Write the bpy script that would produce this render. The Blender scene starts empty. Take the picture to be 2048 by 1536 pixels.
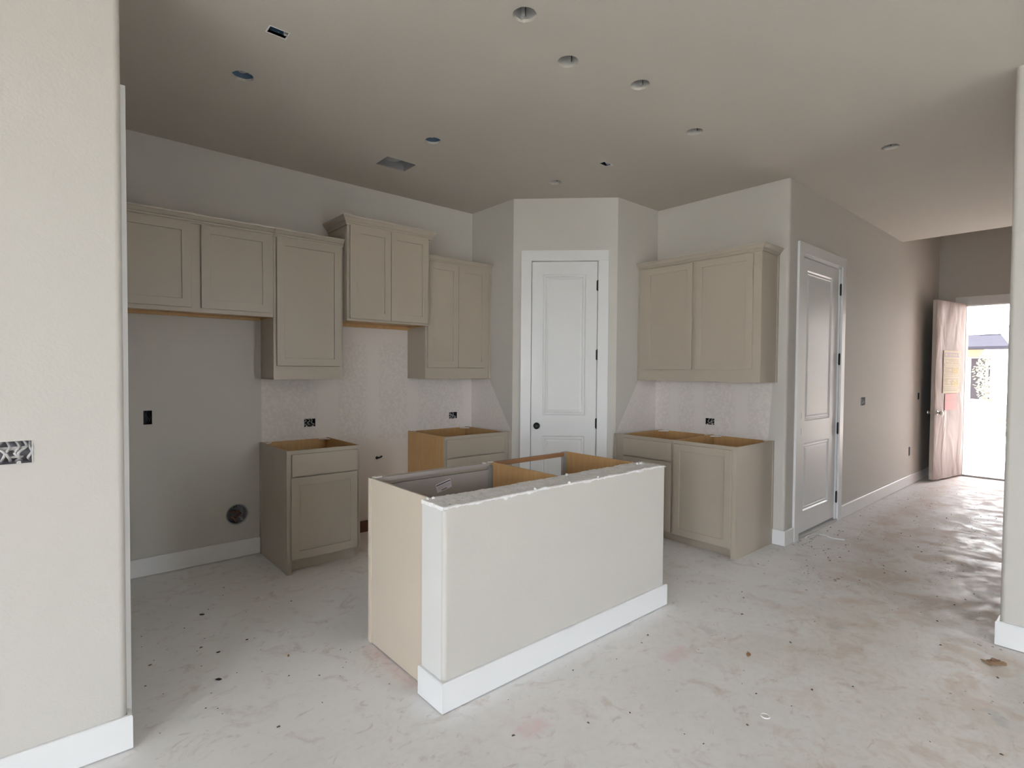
import bpy, bmesh, math, random
from mathutils import Vector, Matrix

# ------------------------------------------------------------------ camera, light, exposure
S = bpy.context.scene
COL = S.collection
cam_data = bpy.data.cameras.new('camera')
cam_data.sensor_width = 36.0
cam_data.lens = 18.8715
cam_data.clip_start = 0.05
cam = bpy.data.objects.new('camera', cam_data)
R = Vector((0.7559617, -0.6545746, 0.0073448))
D = Vector((-0.0109266, -0.0238360, -0.9996562))
F = Vector((0.6545246, 0.7556216, -0.0251714))
m = Matrix.Identity(4)
for i in range(3):
    m[i][0], m[i][1], m[i][2] = R[i], -D[i], -F[i]
m[0][3], m[1][3], m[2][3] = 0.0, 0.0, 1.45
cam.matrix_world = m
COL.objects.link(cam)
S.camera = cam

S.view_settings.view_transform = 'Standard'
S.view_settings.look = 'None'
S.view_settings.gamma = 1.0
S.view_settings.use_curve_mapping = False
S.view_settings.exposure = 0.14
S.cycles.use_denoising = True
S.cycles.max_bounces = 14
S.cycles.diffuse_bounces = 8
S.cycles.glossy_bounces = 4
S.cycles.transparent_max_bounces = 12
S.cycles.sample_clamp_indirect = 6.0

SKY = 18.8
SUN = 84.0
world = bpy.data.worlds.new('overcast_sky')
S.world = world
world.use_nodes = True
bg = world.node_tree.nodes['Background']
bg.inputs[0].default_value = (0.90, 0.965, 1.045, 1)
bg.inputs[1].default_value = SKY

sun_l = bpy.data.lights.new('sun', 'SUN')
sun_l.energy = SUN
sun_l.angle = 0.02
sun_l.color = (1.0, 0.95, 0.88)
sun_o = bpy.data.objects.new('sun', sun_l)
sun_o.rotation_euler = Vector((0.01, 1.0, 2.2)).to_track_quat('Z', 'Y').to_euler()
COL.objects.link(sun_o)


def portal(name, loc, rot, sx, sy):
    l = bpy.data.lights.new(name, 'AREA')
    l.shape = 'RECTANGLE'
    l.size, l.size_y = sx, sy
    o = bpy.data.objects.new(name, l)
    o.location = loc
    o.rotation_euler = rot
    l.cycles.is_portal = True
    COL.objects.link(o)


CEIL = 3.05
XL, YB = -4.3, -3.2          # far sides of the great room, behind the camera
WIN_LEFT = [(-3.05, -1.80, 0.10, 2.45), (-1.65, -0.40, 0.10, 2.45), (1.15, 1.65, 0.10, 2.45)]       # y0, y1, z0, z1 on wall x = XL
WIN_BACK = [(2.2, 2.85, 0.10, 2.45)]   # x0, x1, z0, z1 on wall y = YB
for (a, b, c, d) in WIN_LEFT:
    portal('sky_portal', (XL - 0.02, (a + b) / 2, (c + d) / 2), (0, -math.pi / 2, 0), d - c, b - a)
for (a, b, c, d) in WIN_BACK:
    portal('sky_portal', ((a + b) / 2, YB - 0.02, (c + d) / 2), (math.pi / 2, 0, 0), b - a, d - c)
portal('sky_portal', (9.86, 1.09, 1.2), (0, math.pi / 2, 0), 2.4, 0.9)

random.seed(7)
rnd = random.random


# ------------------------------------------------------------------ node helper and materials
class G:
    def __init__(s, name):
        s.mat = bpy.data.materials.new(name)
        s.mat.use_nodes = True
        s.nt = s.mat.node_tree
        s.b = s.nt.nodes['Principled BSDF']

    def link(s, v, sock):
        if isinstance(v, (int, float)):
            sock.default_value = v
        elif isinstance(v, (tuple, list)):
            sock.default_value = tuple(v) + ((1,) if len(v) == 3 and len(sock.default_value) == 4 else ())
        else:
            s.nt.links.new(v, sock)

    def m(s, op, a, b=0.0, c=None, clamp=False):
        n = s.nt.nodes.new('ShaderNodeMath')
        n.operation = op
        n.use_clamp = clamp
        s.link(a, n.inputs[0])
        s.link(b, n.inputs[1])
        if c is not None:
            s.link(c, n.inputs[2])
        return n.outputs[0]

    def pos(s):
        return s.nt.nodes.new('ShaderNodeNewGeometry').outputs['Position']

    def obj(s):
        return s.nt.nodes.new('ShaderNodeTexCoord').outputs['Object']

    def xyz(s, v):
        n = s.nt.nodes.new('ShaderNodeSeparateXYZ')
        s.link(v, n.inputs[0])
        return n.outputs

    def noise(s, vec, scale, detail=3.0, rough=0.5, stretch=None, distort=0.0):
        if stretch:
            mp = s.nt.nodes.new('ShaderNodeMapping')
            s.link(vec, mp.inputs[0])
            mp.inputs['Scale'].default_value = stretch
            vec = mp.outputs[0]
        n = s.nt.nodes.new('ShaderNodeTexNoise')
        s.link(vec, n.inputs['Vector'])
        n.inputs['Scale'].default_value = scale
        n.inputs['Detail'].default_value = detail
        n.inputs['Roughness'].default_value = rough
        n.inputs['Distortion'].default_value = distort
        return n.outputs[0]

    def voro(s, vec, scale, rand=1.0):
        n = s.nt.nodes.new('ShaderNodeTexVoronoi')
        s.link(vec, n.inputs['Vector'])
        n.inputs['Scale'].default_value = scale
        n.inputs['Randomness'].default_value = rand
        return n.outputs

    def rng(s, v, a, b, c=0.0, d=1.0, smooth=True):
        n = s.nt.nodes.new('ShaderNodeMapRange')
        n.interpolation_type = 'SMOOTHSTEP' if smooth else 'LINEAR'
        s.link(v, n.inputs[0])
        for k, x in enumerate((a, b, c, d)):
            n.inputs[k + 1].default_value = x
        return n.outputs[0]

    def mix(s, f, a, b):
        n = s.nt.nodes.new('ShaderNodeMix')
        n.data_type = 'RGBA'
        s.link(f, n.inputs[0])
        s.link(a, n.inputs[6])
        s.link(b, n.inputs[7])
        return n.outputs[2]

    def bump(s, h, strength=0.3, dist=0.002):
        n = s.nt.nodes.new('ShaderNodeBump')
        n.inputs['Strength'].default_value = strength
        n.inputs['Distance'].default_value = dist
        s.link(h, n.inputs['Height'])
        s.nt.links.new(n.outputs[0], s.b.inputs['Normal'])

    def set(s, color=None, rough=None, **kw):
        if color is not None:
            s.link(color, s.b.inputs['Base Color'])
        if rough is not None:
            s.link(rough, s.b.inputs['Roughness'])
        for k, v in kw.items():
            s.link(v, s.b.inputs[k.replace('_', ' ')])
        return s.mat

    def rect(s, P, x0, x1, y0, y1):
        """distance outside a floor rectangle"""
        dx = s.m('SUBTRACT', s.m('ABSOLUTE', s.m('SUBTRACT', P[0], (x0 + x1) / 2)), (x1 - x0) / 2)
        dy = s.m('SUBTRACT', s.m('ABSOLUTE', s.m('SUBTRACT', P[1], (y0 + y1) / 2)), (y1 - y0) / 2)
        dx = s.m('MAXIMUM', dx, 0.0)
        dy = s.m('MAXIMUM', dy, 0.0)
        return s.m('SQRT', s.m('ADD', s.m('MULTIPLY', dx, dx), s.m('MULTIPLY', dy, dy)))


def paint(name, col, rough, var=0.03, scale=3.0, bump=None, spec=0.5):
    g = G(name)
    v = g.noise(g.pos(), scale, 4)
    c = g.mix(v, [x * (1 - var) for x in col], [min(1, x * (1 + var)) for x in col])
    if bump:
        g.bump(g.noise(g.pos(), bump[0], 2.0, 0.5), bump[1], bump[2])
    g.set(c, rough)
    g.b.inputs['Specular IOR Level'].default_value = spec
    return g.mat


WALLC = (0.545, 0.528, 0.497)
M_wall = paint('greige_wall_paint', WALLC, 0.62, 0.02, 2.0, (110, 0.35, 0.0022), 0.35)
M_ceil = paint('ceiling_paint', (0.52, 0.49, 0.445), 0.75, 0.02, 1.5, (90, 0.3, 0.002), 0.2)
M_white = paint('white_trim_paint', (0.76, 0.77, 0.78), 0.32, 0.015, 2.0, (25, 0.05, 0.001))
M_cab = paint('taupe_cabinet_paint', (0.405, 0.360, 0.300), 0.36, 0.02, 3.0, (60, 0.04, 0.0006))
M_cabin = paint('dusty_cabinet_inside', (0.40, 0.365, 0.35), 0.6, 0.05, 8.0)
M_black = paint('black_metal', (0.008, 0.008, 0.009), 0.38, 0.1)
M_dark = paint('dark_cavity', (0.012, 0.013, 0.015), 0.7, 0.2, 30)
M_chrome = paint('satin_nickel', (0.72, 0.71, 0.69), 0.22, 0.02)
M_chrome.node_tree.nodes['Principled BSDF'].inputs['Metallic'].default_value = 1.0
M_galv = paint('galvanised_sheet', (0.36, 0.37, 0.38), 0.42, 0.15, 14)
M_galv.node_tree.nodes['Principled BSDF'].inputs['Metallic'].default_value = 0.35
M_can = paint('oversprayed_can', (0.46, 0.46, 0.45), 0.5, 0.12, 14)
M_blue = paint('blue_box_plastic', (0.05, 0.105, 0.18), 0.45, 0.25, 25)
M_boxin = paint('oversprayed_box', (0.27, 0.27, 0.30), 0.6, 0.3, 35)
M_wire = paint('grey_wire', (0.50, 0.49, 0.48), 0.5, 0.1, 20)
M_wired = paint('dark_wire', (0.10, 0.10, 0.11), 0.5, 0.2, 20)
M_copper = paint('dull_copper', (0.16, 0.085, 0.055), 0.4, 0.3, 30)
M_copper.node_tree.nodes['Principled BSDF'].inputs['Metallic'].default_value = 0.5
M_plaster = paint('rough_mud', (0.77, 0.765, 0.765), 0.8, 0.10, 18, (70, 0.6, 0.004), 0.2)
g = G('rough_mud_ledge')
P_ = g.pos()
c_ = g.mix(g.rng(g.noise(P_, 22, 5, 0.7), 0.35, 0.65), (0.76, 0.755, 0.76), (0.90, 0.895, 0.89))
c_ = g.mix(g.m('MULTIPLY', g.rng(g.noise(P_, 38, 3, 0.6), 0.665, 0.72), 0.75), c_, (0.20, 0.20, 0.22))
c_ = g.mix(g.m('MULTIPLY', g.rng(g.noise(P_, 11, 3, 0.6), 0.60, 0.68), 0.5), c_, (0.66, 0.57, 0.51))
g.set(c_, 0.85)
g.bump(g.noise(P_, 60, 4, 0.6), 0.7, 0.005)
M_ledge = g.mat
M_bead = paint('white_corner_bead_mud', (0.66, 0.66, 0.645), 0.62, 0.02, 4, (110, 0.25, 0.002), 0.35)
M_brown = paint('brown_bottom_plate', (0.13, 0.065, 0.045), 0.8, 0.3, 12)
M_paper = paint('white_label_paper', (0.72, 0.71, 0.76), 0.6, 0.03, 30)
M_ink = paint('dark_ink', (0.02, 0.02, 0.03), 0.6, 0.05)
M_kraft = paint('brown_scrap', (0.31, 0.20, 0.12), 0.75, 0.3, 40)
M_pinkpaper = paint('pink_paper', (0.80, 0.40, 0.42), 0.6, 0.04, 20)
M_yellow = paint('pale_yellow_paper', (0.74, 0.70, 0.52), 0.6, 0.05, 12)
M_yellow2 = paint('yellow_block', (0.76, 0.68, 0.33), 0.6, 0.05, 12)
M_lav = paint('lavender_print', (0.48, 0.46, 0.58), 0.6, 0.05, 12)
M_print = paint('grey_print', (0.42, 0.40, 0.40), 0.6, 0.1, 60)


def wood(name, c1, c2, rough=0.5, vertical=True):
    g = G(name)
    p = g.obj()
    n = g.noise(p, 6, 5, 0.6, (9, 9, 0.7) if vertical else (0.7, 9, 9), 0.4)
    n2 = g.noise(p, 2.5, 2)
    f = g.m('MULTIPLY', g.m('ADD', n, n2), 0.5)
    g.set(g.mix(g.rng(f, 0.3, 0.7), c1, c2), rough)
    return g.mat


M_tan = wood('tan_board_inside', (0.43, 0.255, 0.105), (0.54, 0.34, 0.155))
M_maple = wood('brown_cleat_wood', (0.27, 0.135, 0.06), (0.37, 0.20, 0.10), 0.55, False)
M_panel = paint('beige_end_panel', (0.555, 0.49, 0.405), 0.45, 0.02, 4.0)


def drywall_mix(name, mask_fn):
    """greige paint with an unpainted, mottled splash area (where tile will go)"""
    g = G(name)
    P = g.pos()
    p = g.xyz(P)
    n = g.noise(P, 2.0, 4)
    pc = g.mix(n, [x * 0.98 for x in WALLC], [x * 1.02 for x in WALLC])
    mott = g.rng(g.noise(P, 42, 3, 0.6), 0.40, 0.64)
    dc = g.mix(mott, (0.65, 0.606, 0.583), (0.715, 0.67, 0.645))
    mask, seam = mask_fn(g, p, P)
    dc = g.mix(seam, dc, (0.705, 0.662, 0.637))
    g.set(g.mix(mask, pc, dc), g.m('ADD', 0.62, g.m('MULTIPLY', mask, 0.15)))
    g.b.inputs['Specular IOR Level'].default_value = 0.35
    g.bump(g.noise(P, 110, 2), 0.35, 0.0022)
    return g.mat


def band(g, v, c, w):
    d = g.m('ABSOLUTE', g.m('SUBTRACT', v, c))
    return g.rng(d, w * 0.6, w * 1.3, 1.0, 0.0)


def maskA(g, p, P):
    wob = g.m('MULTIPLY', g.m('SUBTRACT', g.noise(P, 3, 3), 0.5), 0.06)
    a = g.rng(p[0], 1.262, 1.272)
    b = g.rng(g.m('ADD', p[2], wob), 1.88, 1.95, 1.0, 0.0)
    seam = g.m('MAXIMUM', band(g, p[0], 1.80, 0.09), band(g, p[0], 2.212, 0.06))
    seam = g.m('MAXIMUM', seam, band(g, p[0], 2.62, 0.06))
    seam = g.m('MAXIMUM', seam, band(g, p[0], 3.27, 0.07))
    seam = g.m('MAXIMUM', seam, g.rng(g.m('ADD', p[2], wob), 1.66, 1.72))
    seam = g.m('MAXIMUM', seam, g.rng(g.m('ADD', p[2], wob), 0.76, 0.84, 1.0, 0.0))
    return g.m('MULTIPLY', a, b), seam


def maskPL(g, p, P):      # pantry side wall, x = 3.31
    lim = g.m('ADD', g.m('MULTIPLY', g.m('SUBTRACT', p[1], 3.853), 1.425), 0.914)
    wob = g.m('MULTIPLY', g.m('SUBTRACT', g.noise(P, 2, 1), 0.5), 0.02)
    return g.rng(g.m('ADD', g.m('SUBTRACT', lim, p[2]), wob), -0.012, 0.012), 0.35


def maskPR(g, p, P):      # pantry side wall, y = 3.135
    lim = g.m('ADD', g.m('MULTIPLY', g.m('SUBTRACT', p[0], 4.028), 1.463), 0.91)
    wob = g.m('MULTIPLY', g.m('SUBTRACT', g.noise(P, 2, 1), 0.5), 0.02)
    return g.rng(g.m('ADD', g.m('SUBTRACT', lim, p[2]), wob), -0.012, 0.012), 0.35


def maskB(g, p, P):
    edge = g.m('ADD', 1.985, g.m('MULTIPLY', g.m('SUBTRACT', 1.36, p[2]), 0.06))
    a = g.rng(g.m('SUBTRACT', p[1], edge), -0.006, 0.006)
    b = g.rng(p[2], 1.40, 1.42, 1.0, 0.0)
    seam = g.m('MAXIMUM', band(g, p[1], 2.92, 0.05), band(g, p[1], 2.25, 0.06))
    seam = g.m('MAXIMUM', seam, band(g, p[1], 2.66, 0.05))
    return g.m('MULTIPLY', a, b), seam


M_wallA = drywall_mix('kitchen_wall_with_bare_splash', maskA)
M_wallPL = drywall_mix('pantry_left_wall_with_bare_patch', maskPL)
M_wallPR = drywall_mix('pantry_right_wall_with_bare_patch', maskPR)
M_wallB = drywall_mix('right_kitchen_wall_with_bare_splash', maskB)


def floor_material():
    g = G('dusty_concrete_slab')
    P = g.pos()
    p = g.xyz(P)
    n1 = g.noise(P, 1.3, 6, 0.6)
    n2 = g.noise(P, 6.0, 5, 0.65)
    n3 = g.noise(P, 26.0, 4, 0.6)
    base = g.mix(g.rng(n1, 0.35, 0.65), (0.64, 0.615, 0.585), (0.73, 0.71, 0.69))
    base = g.mix(g.m('MULTIPLY', g.rng(n3, 0.40, 0.72), 0.30), base, (0.50, 0.47, 0.44))
    # how trodden and muddy the slab is: the hall most, the kitchen least
    hall = g.m('MULTIPLY', g.rng(g.m('SUBTRACT', p[0], p[1]), -0.3, 3.2), g.rng(p[0], 1.6, 4.2))
    mudn = g.noise(P, 3.4, 7, 0.68, None, 0.6)
    thr = g.m('SUBTRACT', 0.575, g.m('MULTIPLY', hall, 0.10))
    mud = g.rng(g.m('SUBTRACT', mudn, thr), -0.03, 0.14)
    mudc = g.mix(g.rng(g.noise(P, 2.1, 3), 0.4, 0.6), (0.56, 0.455, 0.375), (0.58, 0.485, 0.435))
    base = g.mix(g.m('MULTIPLY', mud, 0.66), base, mudc)
    # far hall is tinted by red clay dust
    clay = g.m('MULTIPLY', g.rng(p[0], 4.2, 7.0), g.rng(n2, 0.25, 0.6))
    base = g.mix(g.m('MULTIPLY', clay, 0.45), base, (0.60, 0.48, 0.43))
    # thin dark scuffs
    sc = g.noise(P, 2.6, 8, 0.75, (1.0, 3.2, 1.0), 1.2)
    base = g.mix(g.m('MULTIPLY', g.rng(sc, 0.66, 0.74), 0.5), base, (0.24, 0.19, 0.165))
    # grey worn patches
    wp = g.noise(P, 4.2, 3, 0.5)
    base = g.mix(g.m('MULTIPLY', g.rng(wp, 0.66, 0.75), 0.5), base, (0.42, 0.41, 0.41))
    # white overspray along painted trim, and all through the kitchen
    wob = g.m('MULTIPLY', g.m('SUBTRACT', n2, 0.5), 0.16)
    spray = None
    for (r, w, k) in (((1.25, 2.88, 1.87, 2.05), 0.22, 0.9), ((0.1, 4.0, 2.3, 4.5), 0.8, 0.85), ((0.0, 2.2, 1.2, 3.0), 0.8, 0.55), ((3.1, 4.7, 1.75, 2.4), 0.7, 0.85),  # last overspray patch also whitened to make up for weak light by right cabinets
                      ((4.2, 9.8, 1.80, 1.9), 0.30, 0.8), ((-4, 0.23, 2.45, 2.5), 0.25, 0.7),
                      ((3.82, 3.9, -3.5, 0.45), 0.28, 0.5), ((3.3, 4.0, 2.2, 3.2), 0.8, 0.5),
                      ((0.9, 1.28, 1.9, 2.6), 0.3, 0.4)):
        d = g.m('ADD', g.rect(p, *r), wob)
        f = g.rng(d, 0.02, w, k, 0.0)
        spray = f if spray is None else g.m('MAXIMUM', spray, f)
    base = g.mix(g.m('MULTIPLY', spray, 0.9), base, (0.84, 0.845, 0.86))
    sm2 = g.noise(P, 5.2, 6, 0.7, None, 0.8)
    base = g.mix(g.m('MULTIPLY', g.rng(sm2, 0.53, 0.70), 0.42), base, (0.47, 0.375, 0.315))
    sm3 = g.noise(P, 11.0, 5, 0.7, (1, 1.6, 1), 0.6)
    base = g.mix(g.m('MULTIPLY', g.rng(sm3, 0.57, 0.72), 0.42), base, (0.38, 0.30, 0.25))
    # pink chalk traces
    for (cx, cy, w, h) in ((1.475, 1.557, 0.05, 0.02), (2.425, 1.495, 0.07, 0.02), (1.26, 2.35, 0.012, 0.22)):
        d = g.m('ADD', g.rect(p, cx - w, cx + w, cy - h, cy + h), g.m('MULTIPLY', g.m('SUBTRACT', n3, 0.5), 0.12))
        base = g.mix(g.rng(d, -0.02, 0.05, 0.34, 0.0), base, (0.68, 0.36, 0.38))
    # dirt specks, denser in the hall
    v = g.voro(P, 21.0)
    size = g.m('MULTIPLY', g.rng(g.noise(P, 1.7, 4), 0.47, 0.70), g.m('ADD', 0.035, g.m('MULTIPLY', hall, 0.20)))
    sp = g.rng(g.m('SUBTRACT', v[0], size), -0.03, 0.03, 1.0, 0.0)
    base = g.mix(g.m('MULTIPLY', sp, 0.7), base, (0.17, 0.13, 0.105))
    v2 = g.voro(P, 13.0)
    size2 = g.m('MULTIPLY', g.rng(g.noise(P, 2.3, 3), 0.55, 0.72), 0.10)
    base = g.mix(g.m('MULTIPLY', g.rng(g.m('SUBTRACT', v2[0], size2), -0.03, 0.03, 1.0, 0.0), 0.6), base, (0.70, 0.69, 0.67))
    rough = g.m('ADD', 0.38, g.m('MULTIPLY', g.rng(n2, 0.35, 0.65), 0.20))
    rough = g.m('ADD', rough, g.m('MULTIPLY', mud, 0.22), clamp=True)
    g.b.inputs['Specular IOR Level'].default_value = 0.38
    g.bump(g.m('ADD', n3, g.m('MULTIPLY', sp, 0.6)), 0.12, 0.003)
    return g.set(base, rough)


M_floor = floor_material()


# ------------------------------------------------------------------ mesh helpers
def tag(o, label=None, cat=None, group=None, kind=None):
    if label: o['label'] = label
    if cat: o['category'] = cat
    if group: o['group'] = group
    if kind: o['kind'] = kind
    return o


def obj(name, bm, mats, parent=None, bevel=0.0, seg=2, smooth=False, recalc=True):
    if recalc:
        bmesh.ops.recalc_face_normals(bm, faces=bm.faces[:])
    me = bpy.data.meshes.new(name)
    bm.to_mesh(me)
    bm.free()
    for x in (mats if isinstance(mats, (list, tuple)) else [mats]):
        me.materials.append(x)
    if smooth:
        for f in me.polygons: f.use_smooth = True
    o = bpy.data.objects.new(name, me)
    COL.objects.link(o)
    if parent: o.parent = parent
    if bevel:
        b = o.modifiers.new('bevel', 'BEVEL')
        b.width, b.segments, b.limit_method = bevel, seg, 'ANGLE'
        b.angle_limit = math.radians(40)
    return o


def thing(name, label, cat, loc=(0, 0, 0), rz=0.0, group=None, kind=None):
    o = bpy.data.objects.new(name, None)
    o.empty_display_size = 0.1
    COL.objects.link(o)
    o.location = loc
    o.rotation_euler = (0, 0, rz)
    return tag(o, label, cat, group, kind)


def box(bm, x0, x1, y0, y1, z0, z1, mi=0, side=None):
    """axis aligned box; side = {'-x': material index} for single faces"""
    v = [bm.verts.new((x, y, z)) for z in (z0, z1) for y in (y0, y1) for x in (x0, x1)]
    fs = {'-z': (0, 2, 3, 1), '+z': (4, 5, 7, 6), '-y': (0, 1, 5, 4), '+y': (2, 6, 7, 3), '-x': (0, 4, 6, 2), '+x': (1, 3, 7, 5)}
    for k, ids in fs.items():
        f = bm.faces.new([v[i] for i in ids])
        f.material_index = side.get(k, mi) if side else mi
    return v


def bx(*a, **k):
    bm = bmesh.new()
    box(bm, *a, **k)
    return bm


def cells(bm, O, U, V, W, H, rects, mi=0, back=0.0, edges=True):
    """rectangle W x H from O along U, V with rectangular holes; back > 0 gives it thickness"""
    O, U, V = Vector(O), Vector(U), Vector(V)
    N = U.cross(V)
    xs = sorted({0.0, W} | {min(max(r[0], 0), W) for r in rects} | {min(max(r[1], 0), W) for r in rects})
    ys = sorted({0.0, H} | {min(max(r[2], 0), H) for r in rects} | {min(max(r[3], 0), H) for r in rects})
    cache = {}

    def vert(i, j, k):
        key = (i, j, k)
        if key not in cache:
            cache[key] = bm.verts.new(O + U * xs[i] + V * ys[j] - N * (back if k else 0))
        return cache[key]

    def solid(i, j):
        if not (0 <= i < len(xs) - 1 and 0 <= j < len(ys) - 1): return False
        cx, cy = (xs[i] + xs[i + 1]) / 2, (ys[j] + ys[j + 1]) / 2
        return not any(r[0] < cx < r[1] and r[2] < cy < r[3] for r in rects)
    for i in range(len(xs) - 1):
        for j in range(len(ys) - 1):
            if not solid(i, j): continue
            f = bm.faces.new([vert(i, j, 0), vert(i + 1, j, 0), vert(i + 1, j + 1, 0), vert(i, j + 1, 0)])
            f.material_index = mi
            if back:
                f = bm.faces.new([vert(i, j + 1, 1), vert(i + 1, j + 1, 1), vert(i + 1, j, 1), vert(i, j, 1)])
                f.material_index = mi
                for (di, dj, a, b) in ((-1, 0, (i, j + 1), (i, j)), (1, 0, (i + 1, j), (i + 1, j + 1)), (0, -1, (i, j), (i + 1, j)), (0, 1, (i + 1, j + 1), (i, j + 1))):
                    if not solid(i + di, j + dj):
                        f = bm.faces.new([vert(*b, 0), vert(*a, 0), vert(*a, 1), vert(*b, 1)])
                        f.material_index = mi


def ring_hole(bm, O, U, V, cx, cy, s, r, depth, n=32, mi=0, rough=0.0):
    """fills the square cell of half size s around a round hole of radius r, with the cut edge"""
    O, U, V = Vector(O), Vector(U), Vector(V)
    N = U.cross(V)
    sq, ci, cb = [], [], []
    for k in range(n):
        a = 2 * math.pi * (k + 0.5) / n
        c, t = math.cos(a), math.sin(a)
        q = s / max(abs(c), abs(t))
        # snap to the corners so the outer loop is the exact square
        kk = k % (n // 4)
        P = O + U * (cx + c * q) + V * (cy + t * q)
        sq.append(bm.verts.new(P))
        rr = r * (1 + rough * (rnd() - 0.5))
        Q = O + U * (cx + c * rr) + V * (cy + t * rr)
        ci.append(bm.verts.new(Q))
        cb.append(bm.verts.new(Q - N * depth))
    corners = {}
    for k in range(n):
        k2 = (k + 1) % n
        pa, pb = sq[k].co, sq[k2].co
        # a corner between k and k2?
        la = ((pa - O).dot(U) - cx, (pa - O).dot(V) - cy)
        lb = ((pb - O).dot(U) - cx, (pb - O).dot(V) - cy)
        ax_a, ax_b = abs(la[0]) > abs(la[1]), abs(lb[0]) > abs(lb[1])
        if ax_a != ax_b:
            sx = la[0] if ax_a else lb[0]
            sy = lb[1] if ax_a else la[1]
            cv = bm.verts.new(O + U * (cx + math.copysign(s, sx)) + V * (cy + math.copysign(s, sy)))
            f = bm.faces.new([sq[k], cv, sq[k2], ci[k2], ci[k]])
        else:
            f = bm.faces.new([sq[k], sq[k2], ci[k2], ci[k]])
        f.material_index = mi
        f = bm.faces.new([ci[k], ci[k2], cb[k2], cb[k]])
        f.material_index = mi


def fillet(bm, cx, cy, r, a0, a1, z0, z1, n=6, mi=0):
    """vertical rounded corner bead"""
    pr = None
    for k in range(n + 1):
        a = math.radians(a0 + (a1 - a0) * k / n)
        x, y = cx + r * math.cos(a), cy + r * math.sin(a)
        v0, v1 = bm.verts.new((x, y, z0)), bm.verts.new((x, y, z1))
        if pr:
            f = bm.faces.new([pr[0], v0, v1, pr[1]])
            f.smooth = True
            f.material_index = mi
        pr = (v0, v1)


def cyl(bm, c, r, h, axis='z', n=24, r2=None, cap0=True, cap1=True, mi=0):
    c = Vector(c)
    r2 = r if r2 is None else r2
    ax = {'x': (Vector((0, 1, 0)), Vector((0, 0, 1)), Vector((1, 0, 0))), 'y': (Vector((1, 0, 0)), Vector((0, 0, 1)), Vector((0, 1, 0))), 'z': (Vector((1, 0, 0)), Vector((0, 1, 0)), Vector((0, 0, 1)))}[axis]
    a, b = [], []
    for k in range(n):
        t = 2 * math.pi * k / n
        d = ax[0] * math.cos(t) + ax[1] * math.sin(t)
        a.append(bm.verts.new(c + d * r))
        b.append(bm.verts.new(c + d * r2 + ax[2] * h))
    for k in range(n):
        f = bm.faces.new([a[k], a[(k + 1) % n], b[(k + 1) % n], b[k]])
        f.smooth = True
        f.material_index = mi
    if cap0: bm.faces.new(a[::-1]).material_index = mi
    if cap1: bm.faces.new(b).material_index = mi


def lathe(bm, c, prof, axis='y', n=24, sign=1.0):
    """prof = [(radius, offset along the axis)]"""
    c = Vector(c)
    ax = {'x': (Vector((0, 1, 0)), Vector((0, 0, 1)), Vector((1, 0, 0))), 'y': (Vector((1, 0, 0)), Vector((0, 0, 1)), Vector((0, 1, 0))), 'z': (Vector((1, 0, 0)), Vector((0, 1, 0)), Vector((0, 0, 1)))}[axis]
    prev = None
    for (r, o) in prof:
        row = [bm.verts.new(c + (ax[0] * math.cos(2 * math.pi * k / n) + ax[1] * math.sin(2 * math.pi * k / n)) * max(r, 1e-4) + ax[2] * o * sign) for k in range(n)]
        if prev:
            for k in range(n):
                f = bm.faces.new([prev[k], prev[(k + 1) % n], row[(k + 1) % n], row[k]])
                f.smooth = True
        prev = row
    bm.faces.new(prev)


def tube(bm, pts, r, n=6, mi=0):
    pts = [Vector(p) for p in pts]
    # catmull-rom refinement
    fine = []
    for i in range(len(pts) - 1):
        p0, p1, p2, p3 = pts[max(i - 1, 0)], pts[i], pts[i + 1], pts[min(i + 2, len(pts) - 1)]
        for k in range(5):
            t = k / 5
            fine.append(0.5 * ((2 * p1) + (p2 - p0) * t + (2 * p0 - 5 * p1 + 4 * p2 - p3) * t * t + (3 * p1 - p0 - 3 * p2 + p3) * t ** 3))
    fine.append(pts[-1])
    prev = None
    up = Vector((0.13, 0.31, 0.94))
    for i, p in enumerate(fine):
        d = (fine[min(i + 1, len(fine) - 1)] - fine[max(i - 1, 0)])
        if d.length < 1e-9: continue
        d.normalize()
        s = d.cross(up)
        if s.length < 1e-3: s = d.cross(Vector((1, 0, 0)))
        s.normalize()
        t = s.cross(d)
        row = [bm.verts.new(p + (s * math.cos(2 * math.pi * k / n) + t * math.sin(2 * math.pi * k / n)) * r) for k in range(n)]
        if prev:
            for k in range(n):
                f = bm.faces.new([prev[k], prev[(k + 1) % n], row[(k + 1) % n], row[k]])
                f.smooth = True
                f.material_index = mi
        else:
            bm.faces.new(row[::-1])
        prev = row
    bm.faces.new(prev)


def sweep(bm, path, prof, closed_ends=True):
    """extrude profile [(out, up)] along a horizontal path of (x, y, outward normal x, y) mitred points"""
    rows = []
    for (x, y, nx, ny) in path:
        rows.append([bm.verts.new((x + nx * o, y + ny * o, u)) for (o, u) in prof])
    for a, b in zip(rows, rows[1:]):
        for k in range(len(prof)):
            k2 = (k + 1) % len(prof)
            bm.faces.new([a[k], b[k], b[k2], a[k2]])
    if closed_ends:
        bm.faces.new(rows[0])
        bm.faces.new(rows[-1][::-1])


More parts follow.
